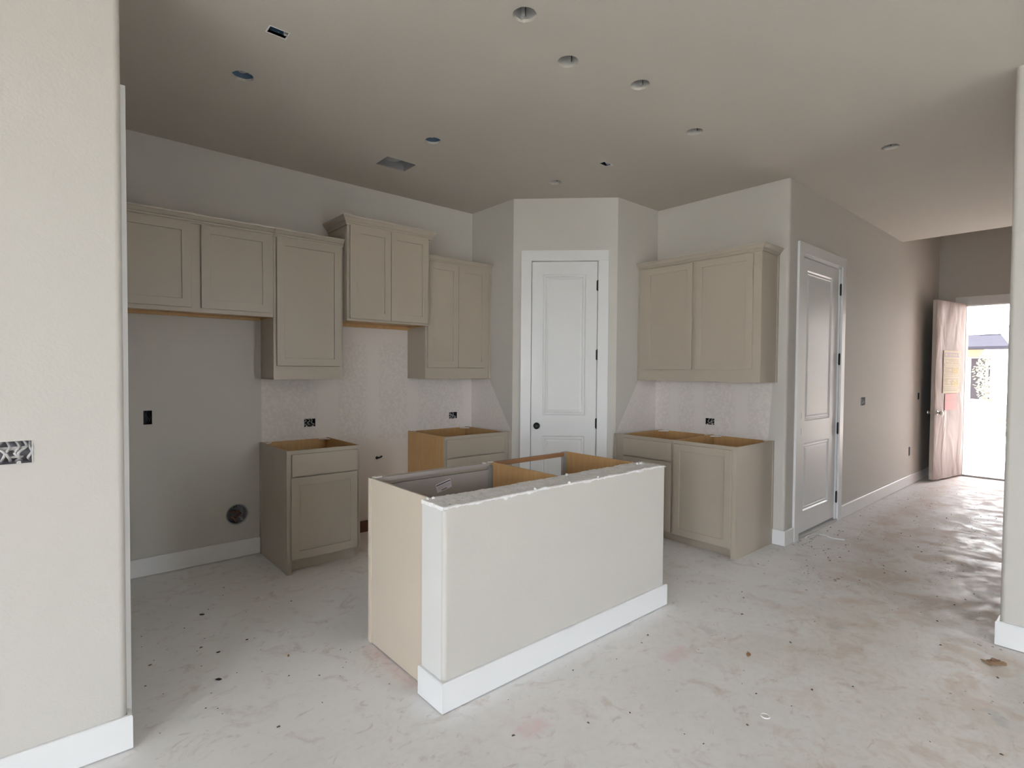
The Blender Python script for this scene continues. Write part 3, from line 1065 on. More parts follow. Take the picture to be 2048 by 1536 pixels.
def side(parent, x0, x1, y0, y1, z0, z1, paint_side=None, name='side_panel'):
    return obj(name, bx(x0, x1, y0, y1, z0, z1, side=({paint_side: 1, '-y': 1} if paint_side else None)), [M_tan, M_cab], parent)


CROWN = [(0.0, 0.0), (0.009, 0.0), (0.009, 0.010), (0.013, 0.013), (0.014, 0.021), (0.022, 0.027), (0.036, 0.046), (0.040, 0.049), (0.042, 0.058), (0.0, 0.058)]


def crown(parent, path, z, k=1.0):
    bm = bmesh.new()
    sweep(bm, path, [(o * k, z + u * k) for (o, u) in CROWN])
    return obj('crown_moulding', bm, M_cab, parent)


def blocks(parent, pts, z):
    for (x, y, sx, sy) in pts:
        bm = bmesh.new()
        v = [bm.verts.new((x, y, z - 0.006)), bm.verts.new((x + sx * 0.07, y, z - 0.006)), bm.verts.new((x, y + sy * 0.07, z - 0.006)),
             bm.verts.new((x, y, z + 0.0015)), bm.verts.new((x + sx * 0.07, y, z + 0.0015)), bm.verts.new((x, y + sy * 0.07, z + 0.0015))]
        for f in ((0, 1, 2), (3, 5, 4), (0, 3, 4, 1), (1, 4, 5, 2), (2, 5, 3, 0)): bm.faces.new([v[i] for i in f])
        obj('corner_block', bm, M_plaster, parent)


ZC = 0.874     # top of the base units

# --- base unit left of the range gap
t = thing('base_cabinet', 'open-topped taupe base cabinet standing beside the refrigerator nook', 'cabinet', (1.255, 3.84, 0))
w, dep = 0.543, YA - 3.84 - 0.002
frame(t, w, 0.09, ZC, [(0.035, w - 0.03, 0.70, 0.842), (0.035, w - 0.03, 0.12, 0.68)])
obj('front_stile', bx(0, 0.032, 0, 0.019, 0.0, 0.09), M_cab, t)
side(t, 0.0, 0.014, 0.019, dep, 0.0, ZC, '-x')
obj('scribe_strip', bx(-0.006, 0.004, dep - 0.022, dep, 0.0, ZC), M_cab, t)
side(t, w - 0.014, w, 0.019, dep, 0.09, ZC)
obj('side_panel', bx(w - 0.03, w - 0.016, 0.075, dep, 0.0, 0.09), M_cab, t)
obj('back_panel', bx(0.014, w - 0.014, dep - 0.008, dep, 0.09, ZC - 0.004), M_tan, t)
obj('bottom_panel', bx(0.014, w - 0.014, 0.019, dep - 0.008, 0.09, 0.104), M_tan, t)
obj('toe_kick', bx(0.014, w - 0.03, 0.075, 0.089, 0.0, 0.09), M_cab, t)
slab('drawer_front', t, 0.031, w - 0.026, 0.694, 0.848)
shaker('door', t, 0.026, w - 0.030, 0.106, 0.684)
blocks(t, [(0.014, dep - 0.008, 1, -1), (w - 0.014, dep - 0.008, -1, -1)], ZC - 0.006)

# --- base unit right of the range gap
t = thing('base_cabinet', 'open-topped drawer base cabinet with a raw tan side, left of the pantry', 'cabinet', (2.568, 3.84, 0))
w = 3.306 - 2.568
frame(t, w, 0.09, ZC, [(0.03, 0.645, 0.70, 0.842), (0.03, 0.645, 0.42, 0.68), (0.03, 0.645, 0.12, 0.40)])
side(t, 0.0, 0.014, 0.019, dep, 0.0, ZC)
side(t, 0.66, 0.674, 0.019, dep, 0.09, ZC)
obj('back_panel', bx(0.014, 0.66, dep - 0.008, dep, 0.09, ZC - 0.004), M_tan, t)
obj('bottom_panel', bx(0.014, 0.66, 0.019, dep - 0.008, 0.09, 0.104), M_tan, t)
obj('toe_kick', bx(0.014, w, 0.075, 0.089, 0.0, 0.09), M_cab, t)
obj('scribe_strip', bx(w - 0.024, w, -0.006, 0.0, 0.0, ZC), M_cab, t)
slab('drawer_front', t, 0.010, 0.650, 0.694, 0.848)
slab('drawer_front', t, 0.010, 0.650, 0.400, 0.684)
slab('drawer_front', t, 0.010, 0.650, 0.106, 0.390)
blocks(t, [(0.014, dep - 0.008, 1, -1), (0.66, dep - 0.008, -1, -1), (0.014, 0.019, 1, 1)], ZC - 0.006)

# --- upper units on the kitchen wall
UY = 4.15
ud = YA - UY - 0.002
UT = 2.42
t = thing('upper_cabinet', 'short two-door taupe wall cabinet above the refrigerator nook', 'cabinet', (XE + 0.002, UY, 1.828))
w, h = 1.2635 - XE - 0.002, UT - 1.828
frame(t, w, 0, h, [(0.29 - XE + 0.02, 0.737 - XE - 0.02, 0.05, h - 0.03), (0.795 - XE + 0.02, 1.242 - XE - 0.02, 0.05, h - 0.03)])
side(t, 0, 0.014, 0.019, ud, 0.0, h)
side(t, w - 0.014, w, 0.019, ud, 0.0, h)
obj('bottom_panel', bx(0.014, w - 0.014, 0.019, ud, 0.012, 0.026), M_tan, t)
obj('hanging_rail', bx(0.0, w - 0.005, ud - 0.03, ud, -0.008, 0.012), M_tan, t)
obj('back_panel', bx(0.014, w - 0.014, ud - 0.006, ud, 0.026, h), M_tan, t)
obj('top_panel', bx(0.014, w - 0.014, 0.019, ud - 0.006, h - 0.014, h), M_tan, t)
ox = XE + 0.002
shaker('door', t, 0.29 - ox, 0.737 - ox, 1.857 - 1.828, 2.419 - 1.828)
shaker('door', t, 0.795 - ox, 1.242 - ox, 1.857 - 1.828, 2.419 - 1.828)
crown(t, [(0, 0, 0, -1), (w, 0, 0, -1)], h)

t = thing('upper_cabinet', 'tall single-door taupe wall cabinet left of the range hood cabinet', 'cabinet', (1.265, UY, 1.37))
w, h = 1.796 - 1.265, UT - 1.37
frame(t, w, 0, h, [(0.03, w - 0.03, 0.1, h - 0.03)])
side(t, 0, 0.014, 0.019, ud, 0.0, h, '-x')
side(t, w - 0.014, w, 0.019, ud, 0.0, h, '+x')
obj('scribe_strip', bx(-0.0005, 0.004, ud - 0.02, ud, 0.0, 0.44), M_cab, t)
obj('bottom_panel', bx(0.014, w - 0.014, 0.019, ud, 0.0, 0.014), M_cab, t)
obj('back_panel', bx(0.014, w - 0.014, ud - 0.006, ud, 0.014, h), M_tan, t)
obj('top_panel', bx(0.014, w - 0.014, 0.019, ud - 0.006, h - 0.014, h), M_tan, t)
shaker('door', t, 1.285 - 1.265, 1.776 - 1.265, 1.472 - 1.37, 2.418 - 1.37)
crown(t, [(0, 0, 0, -1), (w, 0, 0, -1)], h)

HY = 4.085
hd = YA - HY - 0.002
t = thing('upper_cabinet', 'raised two-door taupe cabinet over the range gap, tallest on the wall', 'cabinet', (1.802, HY, 1.838))
w, h = 2.560 - 1.802, 2.595 - 1.838
frame(t, w, 0, h, [(0.03, w - 0.03, 0.03, h - 0.03)])
side(t, 0, 0.014, 0.019, hd, 0.0, h, '-x')
side(t, w - 0.014, w, 0.019, hd, 0.0, h, '+x')
obj('bottom_panel', bx(0.014, w - 0.014, 0.019, hd, 0.010, 0.024), M_tan, t)
obj('hanging_rail', bx(0.0, w - 0.0, hd - 0.03, hd, -0.02, 0.010), M_tan, t)
obj('back_panel', bx(0.014, w - 0.014, hd - 0.006, hd, 0.024, h), M_tan, t)
obj('top_panel', bx(0.014, w - 0.014, 0.019, hd - 0.006, h - 0.014, h), M_tan, t)
shaker('door', t, 0.020, 0.376, 0.018, h - 0.004)
shaker('door', t, 0.380, 0.736, 0.018, h - 0.004)
crown(t, [(0, hd, -1, 0), (0, 0, -1, -1), (w, 0, 1, -1), (w, 0.022, 1, 0)], h - 0.002, 1.15)

t = thing('upper_cabinet', 'two-door taupe wall cabinet between the hood cabinet and the pantry', 'cabinet', (2.562, UY, 1.37))
w, h = 3.306 - 2.562, UT - 1.37
frame(t, w, 0, h, [(0.03, 0.67, 0.1, h - 0.03)])
side(t, 0, 0.014, 0.019, ud, 0.0, h, '-x')
side(t, w - 0.05, w - 0.036, 0.019, ud, 0.0, h)
obj('bottom_panel', bx(0.014, w - 0.05, 0.019, ud, 0.0, 0.014), M_cab, t)
obj('back_panel', bx(0.014, w - 0.05, ud - 0.006, ud, 0.014, h), M_tan, t)
obj('top_panel', bx(0.014, w - 0.05, 0.019, ud - 0.006, h - 0.014, h), M_tan, t)
obj('scribe_strip', bx(w - 0.022, w, -0.006, 0.0, 0.0, h), M_cab, t)
shaker('door', t, 0.018, 0.348, 0.102, h - 0.002)
shaker('door', t, 0.351, 0.681, 0.102, h - 0.002)
crown(t, [(0, 0, 0, -1), (w, 0, 0, -1)], h)

# --- right kitchen wall: local x runs from the pantry towards the hall
RB = -math.pi / 2
XBF = 3.98
bd = XB - XBF - 0.002
t = thing('base_cabinet', 'open-topped taupe base cabinet with one drawer, against the right pantry wall', 'cabinet', (XBF, 3.132, 0), RB)
w = 3.132 - 2.510
frame(t, w, 0.09, ZC, [(0.12, w - 0.02, 0.70, 0.842), (0.12, w - 0.02, 0.12, 0.68)])
obj('scribe_strip', bx(0.0, 0.024, -0.006, 0.0, 0.0, ZC), M_cab, t)
side(t, 0.075, 0.089, 0.019, bd, 0.0, ZC)
side(t, w - 0.014, w, 0.019, bd, 0.09, ZC)
obj('back_panel', bx(0.089, w - 0.014, bd - 0.008, bd, 0.09, ZC - 0.004), M_tan, t)
obj('bottom_panel', bx(0.089, w - 0.014, 0.019, bd - 0.008, 0.09, 0.104), M_tan, t)
obj('toe_kick', bx(0.0, w, 0.075, 0.089, 0.0, 0.09), M_cab, t)
slab('drawer_front', t, 3.132 - 3.020, 3.132 - 2.524, 0.694, 0.848)
shaker('door', t, 3.132 - 3.018, 3.132 - 2.524, 0.094, 0.684)
blocks(t, [(0.089, bd - 0.008, 1, -1), (w - 0.014, bd - 0.008, -1, -1)], ZC - 0.006)

t = thing('base_cabinet', 'open-topped taupe base cabinet with one full-height door and a finished end', 'cabinet', (XBF, 2.510, 0), RB)
w = 2.510 - 1.966
frame(t, w, 0.09, ZC, [(0.02, w - 0.035, 0.12, 0.842)])
obj('front_stile', bx(w - 0.036, w, 0, 0.019, 0.0, 0.09), M_cab, t)
side(t, 0.0, 0.014, 0.019, bd, 0.09, ZC)
side(t, w - 0.014, w, 0.019, bd, 0.0, ZC, '+x')
obj('scribe_strip', bx(w - 0.004, w + 0.007, bd - 0.022, bd, 0.0, ZC), M_cab, t)
obj('back_panel', bx(0.014, w - 0.014, bd - 0.008, bd, 0.09, ZC - 0.004), M_tan, t)
obj('bottom_panel', bx(0.014, w - 0.014, 0.019, bd - 0.008, 0.09, 0.104), M_tan, t)
obj('toe_kick', bx(0.0, w - 0.014, 0.075, 0.089, 0.0, 0.09), M_cab, t)
shaker('door', t, 0.012, w - 0.030, 0.088, 0.848)
blocks(t, [(0.014, bd - 0.008, 1, -1), (w - 0.014, bd - 0.008, -1, -1)], ZC - 0.006)

XU = 4.32
rd = XB - XU - 0.002
t = thing('upper_cabinet', 'wide two-door taupe wall cabinet on the right kitchen wall with a glossy end', 'cabinet', (XU, 3.132, 1.366), RB)
w, h = 3.132 - 1.952, UT - 1.366
frame(t, w, 0, h, [(0.115, 0.56, 0.125, h - 0.03), (0.64, 1.095, 0.125, h - 0.03)])
obj('scribe_strip', bx(0.0, 0.018, -0.006, 0.0, 0.0, h), M_cab, t)
side(t, 0.03, 0.044, 0.019, rd, 0.0, h)
side(t, w - 0.014, w, 0.019, rd, 0.0, h, '+x')
obj('scribe_strip', bx(w - 0.004, w + 0.007, rd - 0.022, rd, 0.0, h), M_cab, t)
obj('bottom_panel', bx(0.044, w - 0.014, 0.019, rd, 0.0, 0.014), M_cab, t)
obj('back_panel', bx(0.044, w - 0.014, rd - 0.006, rd, 0.014, h), M_tan, t)
obj('top_panel', bx(0.044, w - 0.014, 0.019, rd - 0.006, h - 0.014, h), M_tan, t)
shaker('door', t, 3.132 - 3.040, 3.132 - 2.552, 1.470 - 1.366, 2.410 - 1.366)
shaker('door', t, 3.132 - 2.515, 3.132 - 2.016, 1.470 - 1.366, 2.410 - 1.366)
crown(t, [(0, 0, 0, -1), (w, 0, 1, -1), (w, rd, 1, 0)], h)

# --- island: sink base (front faces away from the camera) and the dishwasher bay
IF = 2.636     # face frame front
t = thing('sink_base_cabinet', 'open-topped island sink cabinet behind the knee wall with a beige end panel', 'cabinet', (2.115, IF, 0), math.pi)
w, idp = 2.115 - 1.284, IF - 2.052
TI = 0.877
frame(t, w, 0.09, TI, [(0.04, w - 0.04, 0.12, TI - 0.042)], 0.02)
# local +x runs towards the camera's left: x = w is the beige end
obj('end_panel', bx(w - 0.012, w, 0.02, idp, 0.006, TI), [M_panel], t)
obj('front_stile', bx(w - 0.012, w + 0.004, -0.001, 0.03, 0.0, TI), M_panel, t, 0.002)
side(t, 0.0, 0.014, 0.02, idp, 0.09, TI - 0.002)
obj('top_rail', bx(0.05, w - 0.014, 0.02, 0.040, TI - 0.022, TI - 0.001), M_cabin, t)
obj('bottom_panel', bx(0.014, w - 0.012, 0.02, idp, 0.09, 0.104), M_tan, t)
obj('toe_kick', bx(0.0, w - 0.012, 0.075, 0.089, 0.0, 0.09), M_cab, t)
obj('false_front_back', bx(0.045, w - 0.016, 0.021, 0.027, 0.30, TI - 0.045), M_cabin, t)
obj('corner_stile', bx(0.015, 0.045, 0.02, 0.036, 0.12, TI - 0.022), M_galv, t)
slab('false_front', t, 0.02, w - 0.02, 0.694, 0.85)
shaker('door', t, 0.02, w / 2 - 0.002, 0.106, 0.684)
shaker('door', t, w / 2 + 0.002, w - 0.02, 0.106, 0.684)
bm = bmesh.new()
for (x, y, s) in ((0.03, 0.02, 0.05), (w - 0.06, 0.015, 0.045)):
    for k in range(7):
        cx, cy = x - s / 2 + s * rnd() * 1.6, y - 0.014 + 0.03 * rnd()
        box(bm, cx, cx + 0.016, cy, cy + 0.010, TI - 0.001, TI + 0.0015 + 0.002 * rnd())
tag(obj('dried_mud', bm, M_plaster, t), kind='stuff')
st = obj('label_sticker', bx(-0.052, 0.052, 0.0, 0.0006, -0.026, 0.026), M_paper, t)
st.location = (2.115 - 1.740, 0.0275, 0.776)
st.rotation_euler = (0, math.radians(14), 0)
tag(st, 'white printed sticker with a black bar')
obj('black_bar', bx(-0.049, 0.049, 0.0004, 0.0012, 0.014, 0.0195), M_ink, st)
obj('barcode', bx(-0.018, 0.022, 0.0004, 0.0012, -0.0205, -0.0165), M_ink, st)
bm = bmesh.new()
for z in (0.004, -0.002, -0.008):
    x = -0.045
    while x < 0.04:
        wd = 0.006 + 0.012 * rnd()
        box(bm, x, min(x + wd, 0.045), 0.0004, 0.0010, z, z + 0.0022)
        x += wd + 0.004
tag(obj('printed_lines', bm, M_print, st), kind='stuff')
bm = bmesh.new()
cyl(bm, (2.115 - 1.88, 0.0275, TI - 0.01), 0.004, 0.004, 'y', 10)
obj('screw_head', bm, M_copper, t)

t = thing('dishwasher_bay', 'open island dishwasher bay with a tan end panel and brown cleat rail', 'cabinet', (2.795, IF, 0), math.pi)
w = 2.795 - 2.117
obj('end_panel', bx(0.0, 0.014, 0.02, idp, 0.0, TI), M_tan, t)
obj('front_stile', bx(-0.002, 0.046, 0.0, 0.019, 0.0, TI), M_cabin, t, 0.0015)
obj('cleat_rail', bx(0.046, w - 0.001, 0.012, 0.030, TI - 0.030, TI - 0.002), M_maple, t)
obj('anchor_bracket', bx(0.016, 0.040, 0.020, 0.026, TI - 0.125, TI - 0.032), M_galv, t)

# ------------------------------------------------------------------ ceiling: cans, boxes, register boot
can0 = thing('recessed_light_can', '', 'light')
bm = bmesh.new()
HC = 0.12
cyl(bm, (0, 0, CEIL + 0.003), RC + 0.004, HC, 'z', 32, RC + 0.002, False, True)
obj('can_body', bm, M_can, can0)
bm = bmesh.new()
box(bm, -0.008, 0.008, 0.030, 0.034, CEIL + 0.016, CEIL + HC - 0.02)
box(bm, -0.034, 0.034, 0.024, 0.034, CEIL + HC - 0.030, CEIL + HC - 0.020)
obj('spring_bracket', bm, M_wire, can0)
obj('bracket_dark_edge', bx(0.009, 0.0125, 0.036, 0.040, CEIL + 0.02, CEIL + HC - 0.03), M_dark, can0)  # thin dark strip along one edge of the bracket
bm = bmesh.new()
cyl(bm, (0, 0, CEIL + HC - 0.014), 0.050, 0.010, 'z', 24)  # dark disc puts the shade at the can's top into colour
obj('top_shade_disc', bm, M_dark, can0)
CL = ['open round can light hole nearest the camera, top centre of the ceiling',
      'open round can light hole second nearest, above the island front',
      'open round can light hole above the right end of the island',
      'open round can light hole in front of the right wall cabinet',
      'open round can light hole nearest the pantry door',
      'open round can light hole in the ceiling of the hall entrance']


def place_copy(src, loc, rz=0.0, label=None, group=None):
    r_ = src.copy()
    COL.objects.link(r_)
    r_.location = loc
    r_.rotation_euler = (0, 0, rz)
    if label: r_['label'] = label
    if group: r_['group'] = group
    for c_ in list(src.children):
        d_ = c_.copy()
        COL.objects.link(d_)
        d_.parent = r_
    return r_


for i, (cx, cy) in enumerate(CANS):
    rz = math.atan2(cy, cx) - math.pi / 2 + 0.5 * (rnd() - 0.5)
    if i == 0:
        can0.location = (cx, cy, 0)
        can0.rotation_euler = (0, 0, rz)
        can0['label'] = CL[0]
        can0['group'] = 'open recessed light cans'
    else:
        place_copy(can0, (cx, cy, 0), rz, CL[i], 'open recessed light cans')

pb0 = thing('pendant_box', '', 'junction box')
bm = bmesh.new()
cyl(bm, (0, 0, CEIL + 0.003), RC + 0.004, 0.05, 'z', 32, RC + 0.002, False, True)
obj('box_body', bm, M_blue, pb0)
bm = bmesh.new()
tube(bm, [(-0.03, 0.0, CEIL + 0.048), (-0.01, 0.02, CEIL + 0.03), (0.02, 0.01, CEIL + 0.034), (0.03, -0.01, CEIL + 0.05)], 0.004)
tube(bm, [(0.0, -0.03, CEIL + 0.05), (0.012, -0.012, CEIL + 0.032), (-0.01, 0.012, CEIL + 0.036), (-0.02, 0.03, CEIL + 0.05)], 0.003)
obj('wires', bm, M_wire, pb0)
pb0.location = (*BLUES[0], 0)
pb0['label'] = 'round blue ceiling box near the left partition'
pb0['group'] = 'blue round ceiling boxes'
place_copy(pb0, (*BLUES[1], 0), 0.6, 'round blue ceiling box between the register and the island', 'blue round ceiling boxes')


def shell(bm, x0, x1, y0, y1, z0, z1, open_side):
    """box without one face"""
    v = [bm.verts.new((x, y, z)) for z in (z0, z1) for y in (y0, y1) for x in (x0, x1)]
    fs = {'-z': (0, 2, 3, 1), '+z': (4, 5, 7, 6), '-y': (0, 1, 5, 4), '+y': (2, 6, 7, 3), '-x': (0, 4, 6, 2), '+x': (1, 3, 7, 5)}
    for k, ids in fs.items():
        if k != open_side: bm.faces.new([v[i] for i in ids])


t = thing('ceiling_box', 'rectangular blue single-gang box open in the ceiling, upper left', 'junction box', ((CBOX[0] + CBOX[1]) / 2, (CBOX[2] + CBOX[3]) / 2, CEIL))
bm = bmesh.new()
hw, hh = (CBOX[1] - CBOX[0]) / 2, (CBOX[3] - CBOX[2]) / 2
shell(bm, -hw, hw, -hh, hh, 0.004, 0.07, '-z')
obj('box_body', bm, M_blue, t)
bm = bmesh.new()
for (a, b, c, d) in ((-hw - 0.004, hw + 0.006, -hh - 0.004, -hh), (-hw - 0.004, hw + 0.006, hh, hh + 0.004), (-hw - 0.006, -hw, -hh, hh), (hw, hw + 0.005, -hh, hh)):
    box(bm, a, b, c, d, -0.0015, 0.004)
obj('torn_rim', bm, M_plaster, t)
bm = bmesh.new()
box(bm, hw - 0.012, hw, -0.008, 0.008, 0.002, 0.02)
tube(bm, [(-0.02, 0, 0.07), (-0.005, 0.01, 0.04), (0.01, -0.006, 0.035), (0.02, 0.0, 0.07)], 0.003)
obj('wires', bm, M_wire, t)

t = thing('smoke_alarm_box', 'tiny square open box in the ceiling in front of the pantry', 'junction box', ((SMK[0] + SMK[1]) / 2, (SMK[2] + SMK[3]) / 2, CEIL))
bm = bmesh.new()
hw, hh = (SMK[1] - SMK[0]) / 2, (SMK[3] - SMK[2]) / 2
shell(bm, -hw, hw, -hh, hh, 0.004, 0.06, '-z')
obj('box_body', bm, M_blue, t)
bm = bmesh.new()
box(bm, -hw - 0.003, hw + 0.003, -hh - 0.005, -hh, -0.0015, 0.004)
box(bm, hw, hw + 0.02, -hh, -hh + 0.012, -0.004, 0.006)
obj('torn_rim', bm, M_plaster, t)
bm = bmesh.new()
tube(bm, [(0.0, 0.0, 0.06), (0.015, 0.01, 0.02), (0.03, -0.005, 0.004)], 0.004)
obj('wires', bm, M_wire, t)

t = thing('register_boot', 'open rectangular duct boot in the ceiling above the left cabinets', 'vent', ((VENT[0] + VENT[1]) / 2, (VENT[2] + VENT[3]) / 2, CEIL))
hw, hh = (VENT[1] - VENT[0]) / 2, (VENT[3] - VENT[2]) / 2
bm = bmesh.new()
shell(bm, -hw, hw, -hh, hh, 0.008, 0.11, '-z')
obj('boot_body', bm, M_galv, t)
bm = bmesh.new()
cyl(bm, (-0.03, 0.0, 0.04), 0.075, 0.069, 'z', 24, None, False, False)
obj('duct_collar', bm, M_can, t)
obj('flange', bx(-hw, hw * 0.1, -hh, -hh + 0.02, 0.009, 0.013), M_can, t)
obj('seam_tab', bx(0.03, 0.05, -hh + 0.002, hh - 0.02, 0.06, 0.10), M_dark, t)
bm = bmesh.new()
for (a, b, c, d) in ((-hw - 0.004, hw + 0.004, -hh - 0.005, -hh), (-hw - 0.004, hw + 0.004, hh, hh + 0.005), (-hw - 0.005, -hw, -hh, hh), (hw, hw + 0.005, -hh, hh)):
    box(bm, a, b, c, d, -0.0015, 0.003)
obj('cut_rim', bm, M_ceil, t)


# ------------------------------------------------------------------ wall boxes (local frame: x right, -y to the room, z up)
def wall_box(name, label, loc, rz, w, h, depth, mbody, mwire, n, seed, ears=True, group=None):
    rr = random.Random(seed)
    t_ = thing(name, label, 'junction box', loc, rz, group)
    b_ = bmesh.new()
    shell(b_, -w / 2 - 0.0015, w / 2 + 0.0015, 0.0003, depth, -h / 2 - 0.0015, h / 2 + 0.0015, '-y')
    obj('box_body', b_, mbody, t_)
    for k in range(n):
        x = -w / 2 + w * (k + 0.5) / n + 0.008 * (rr.random() - 0.5)
        b_ = bmesh.new()
        q = 0.35 * w / n + 0.004
        rad = min(0.0045, w * 0.035)
        tube(b_, [(x, depth * 0.9, h * 0.46), (x + q * (rr.random() - 0.5) * 2, depth * 0.45, h * 0.22), (x + q * (rr.random() - 0.5) * 3, 0.012, -h * 0.02),
                  (x + q * (rr.random() - 0.5) * 3, 0.016, -h * 0.26), (x + q * (rr.random() - 0.5) * 2, depth * 0.8, -h * 0.42)], rad)
        obj('wire', b_, mwire, t_)
    if ears:
        for sx in (-1, 1):
            b_ = bmesh.new()
            cyl(b_, (sx * w * 0.28, -0.001, -h / 2 + 0.004), 0.0065, 0.006, 'y', 10)
            obj('screw_ear', b_, mwire, t_)
    return t_


def centre(r_): return ((r_[0] + r_[1]) / 2, (r_[2] + r_[3]) / 2)


c_ = centre(OUTL)
tt = wall_box('switch_box', 'wide open wiring box with grey wires in the near left partition', (c_[0], YE, c_[1]), 0, OUTL[1] - OUTL[0], OUTL[3] - OUTL[2], 0.05, M_boxin, M_wire, 9, 3)
bm = bmesh.new()
w, h = OUTL[1] - OUTL[0], OUTL[3] - OUTL[2]
box(bm, -w / 2, w / 2, -0.002, 0.001, -h / 2 - 0.002, -h / 2 + 0.002)
box(bm, w / 2 - 0.002, w / 2 + 0.002, -0.002, 0.001, -h / 2, h / 2)
box(bm, -0.02, 0.06, 0.022, 0.028, 0.006, 0.018)
box(bm, 0.02, 0.055, 0.018, 0.024, -0.02, -0.014)
obj('device_strap', bm, M_wire, tt)
c_ = centre(FRB)
wall_box('outlet_box', 'upright open outlet box with dark wires in the refrigerator nook', (c_[0], YA, c_[1]), 0, FRB[1] - FRB[0], FRB[3] - FRB[2], 0.06, M_dark, M_wired, 3, 5, False)
c_ = centre(B1)
wall_box('outlet_box', 'dark open outlet box on bare drywall above the left base cabinet', (c_[0], YA, c_[1]), 0, B1[1] - B1[0], B1[3] - B1[2], 0.06, M_dark, M_wire, 3, 8)
c_ = centre(B2)
wall_box('outlet_box', 'dark open outlet box on bare drywall above the drawer base cabinet', (c_[0], YA, c_[1]), 0, B2[1] - B2[0], B2[3] - B2[2], 0.06, M_dark, M_wire, 3, 11)
c_ = centre(B3)
wall_box('outlet_box', 'dark open outlet box on the right kitchen wall below the wide cabinet', (XB, c_[0], c_[1]), RB, B3[1] - B3[0], B3[3] - B3[2], 0.06, M_dark, M_wire, 3, 14)
c_ = centre(SW1)
wall_box('switch_box', 'open two-gang switch box on the hall wall just past the white door', (c_[0], YH, c_[1]), 0, SW1[1] - SW1[0], SW1[3] - SW1[2], 0.06, M_boxin, M_wire, 5, 17)
c_ = centre(SW2)
wall_box('switch_box', 'narrow open switch box on the hall wall near the front door', (c_[0], YH, c_[1]), 0, SW2[1] - SW2[0], SW2[3] - SW2[2], 0.06, M_dark, M_wired, 2, 19)
c_ = centre(OUTH)
wall_box('outlet_box', 'low open outlet box on the hall wall near the front door', (c_[0], YH, c_[1]), 0, OUTH[1] - OUTH[0], OUTH[3] - OUTH[2], 0.06, M_boxin, M_wire, 3, 23)

# round ice-maker box low in the nook
t = thing('water_supply_box', 'round open water supply box with copper fittings low in the refrigerator nook', 'plumbing box', (RVC[0], YA, RVC[1]))
bm = bmesh.new()
cyl(bm, (0, 0.002, 0), RVC[2] + 0.003, 0.085, 'y', 32, RVC[2] * 0.93, False, True)
obj('cup', bm, M_boxin, t)
bm = bmesh.new()
lathe(bm, (0, 0.0, 0), [(RVC[2] + 0.004, 0.002), (RVC[2] + 0.006, -0.003), (RVC[2] - 0.002, -0.004), (RVC[2] - 0.004, 0.004)], 'y', 32, 1)
bm.faces.ensure_lookup_table()
bm.faces.remove(bm.faces[-1])
obj('rim', bm, M_galv, t)
bm = bmesh.new()
tube(bm, [(-0.045, 0.03, -0.015), (-0.022, 0.022, -0.03), (-0.005, 0.02, -0.055), (0.004, 0.03, -0.066)], 0.009, 8)
tube(bm, [(0.035, 0.03, 0.0), (0.012, 0.018, -0.012), (-0.008, 0.022, -0.03)], 0.008, 8)
obj('copper_pipe', bm, M_copper, t)
bm = bmesh.new()
box(bm, -0.035, 0.004, 0.025, 0.055, 0.004, 0.024)
box(bm, 0.006, 0.03, 0.03, 0.05, 0.002, 0.02)
obj('valve', bm, M_copper, t, 0.003)
bm = bmesh.new()
for k in range(5):
    tube(bm, [(0.02 + 0.006 * k, 0.03, -0.03), (0.03 + 0.004 * k, 0.015, -0.04 - 0.003 * k), (0.03, 0.03, -0.055)], 0.0022)
obj('braided_line', bm, M_wire, t)
bm = bmesh.new()
box(bm, -0.022, -0.016, 0.0, 0.01, 0.052, 0.066)
box(bm, -0.008, -0.003, 0.0, 0.01, 0.055, 0.070)
box(bm, RVC[2] + 0.002, RVC[2] + 0.006, -0.003, 0.003, -0.006, 0.01)
obj('retaining_tab', bm, M_dark, t)

# range cable stub
t = thing('cable_stub', 'short dark cable end poking from the bare wall behind the island', 'cable', (2.266, YA, 0.656))
bm = bmesh.new()
tube(bm, [(-0.014, 0.005, -0.006), (-0.008, -0.012, -0.006), (0.016, -0.018, 0.002), (0.026, -0.012, 0.006)], 0.0075, 8)
obj('cable', bm, M_dark, t)
bm = bmesh.new()
cyl(bm, (-0.016, -0.0012, -0.006), 0.014, 0.002, 'y', 16)
obj('wall_hole', bm, M_dark, t)

# ------------------------------------------------------------------ things lying on the floor
t = thing('cardboard_scrap', 'crumpled brown cardboard scrap on the slab near the right wall', 'scrap', (3.575, 0.412, 0.0), -0.75)
bm = bmesh.new()
pv = None
for i in range(9):
    row = []
    for j in range(7):
        u, v = i / 8 - 0.5, j / 6 - 0.5
        k = 1 - 0.35 * abs(v) * 2 * abs(math.sin(i * 1.7))
        row.append(bm.verts.new((u * 0.10 * k, v * 0.062 * k, 0.003 + 0.012 * max(0, math.sin(u * 5 + 1.2)) * (0.5 + v) + 0.003 * rnd())))
    if pv:
        for j in range(6): bm.faces.new([pv[j], row[j], row[j + 1], pv[j + 1]])
    pv = row
o = obj('torn_sheet', bm, M_kraft, t)
sm = o.modifiers.new('thick', 'SOLIDIFY')
sm.thickness = 0.002
bm = bmesh.new()
box(bm, -0.022, 0.020, -0.004, 0.004, 0.014, 0.020)
obj('folded_strip', bm, M_copper, t, 0.002)

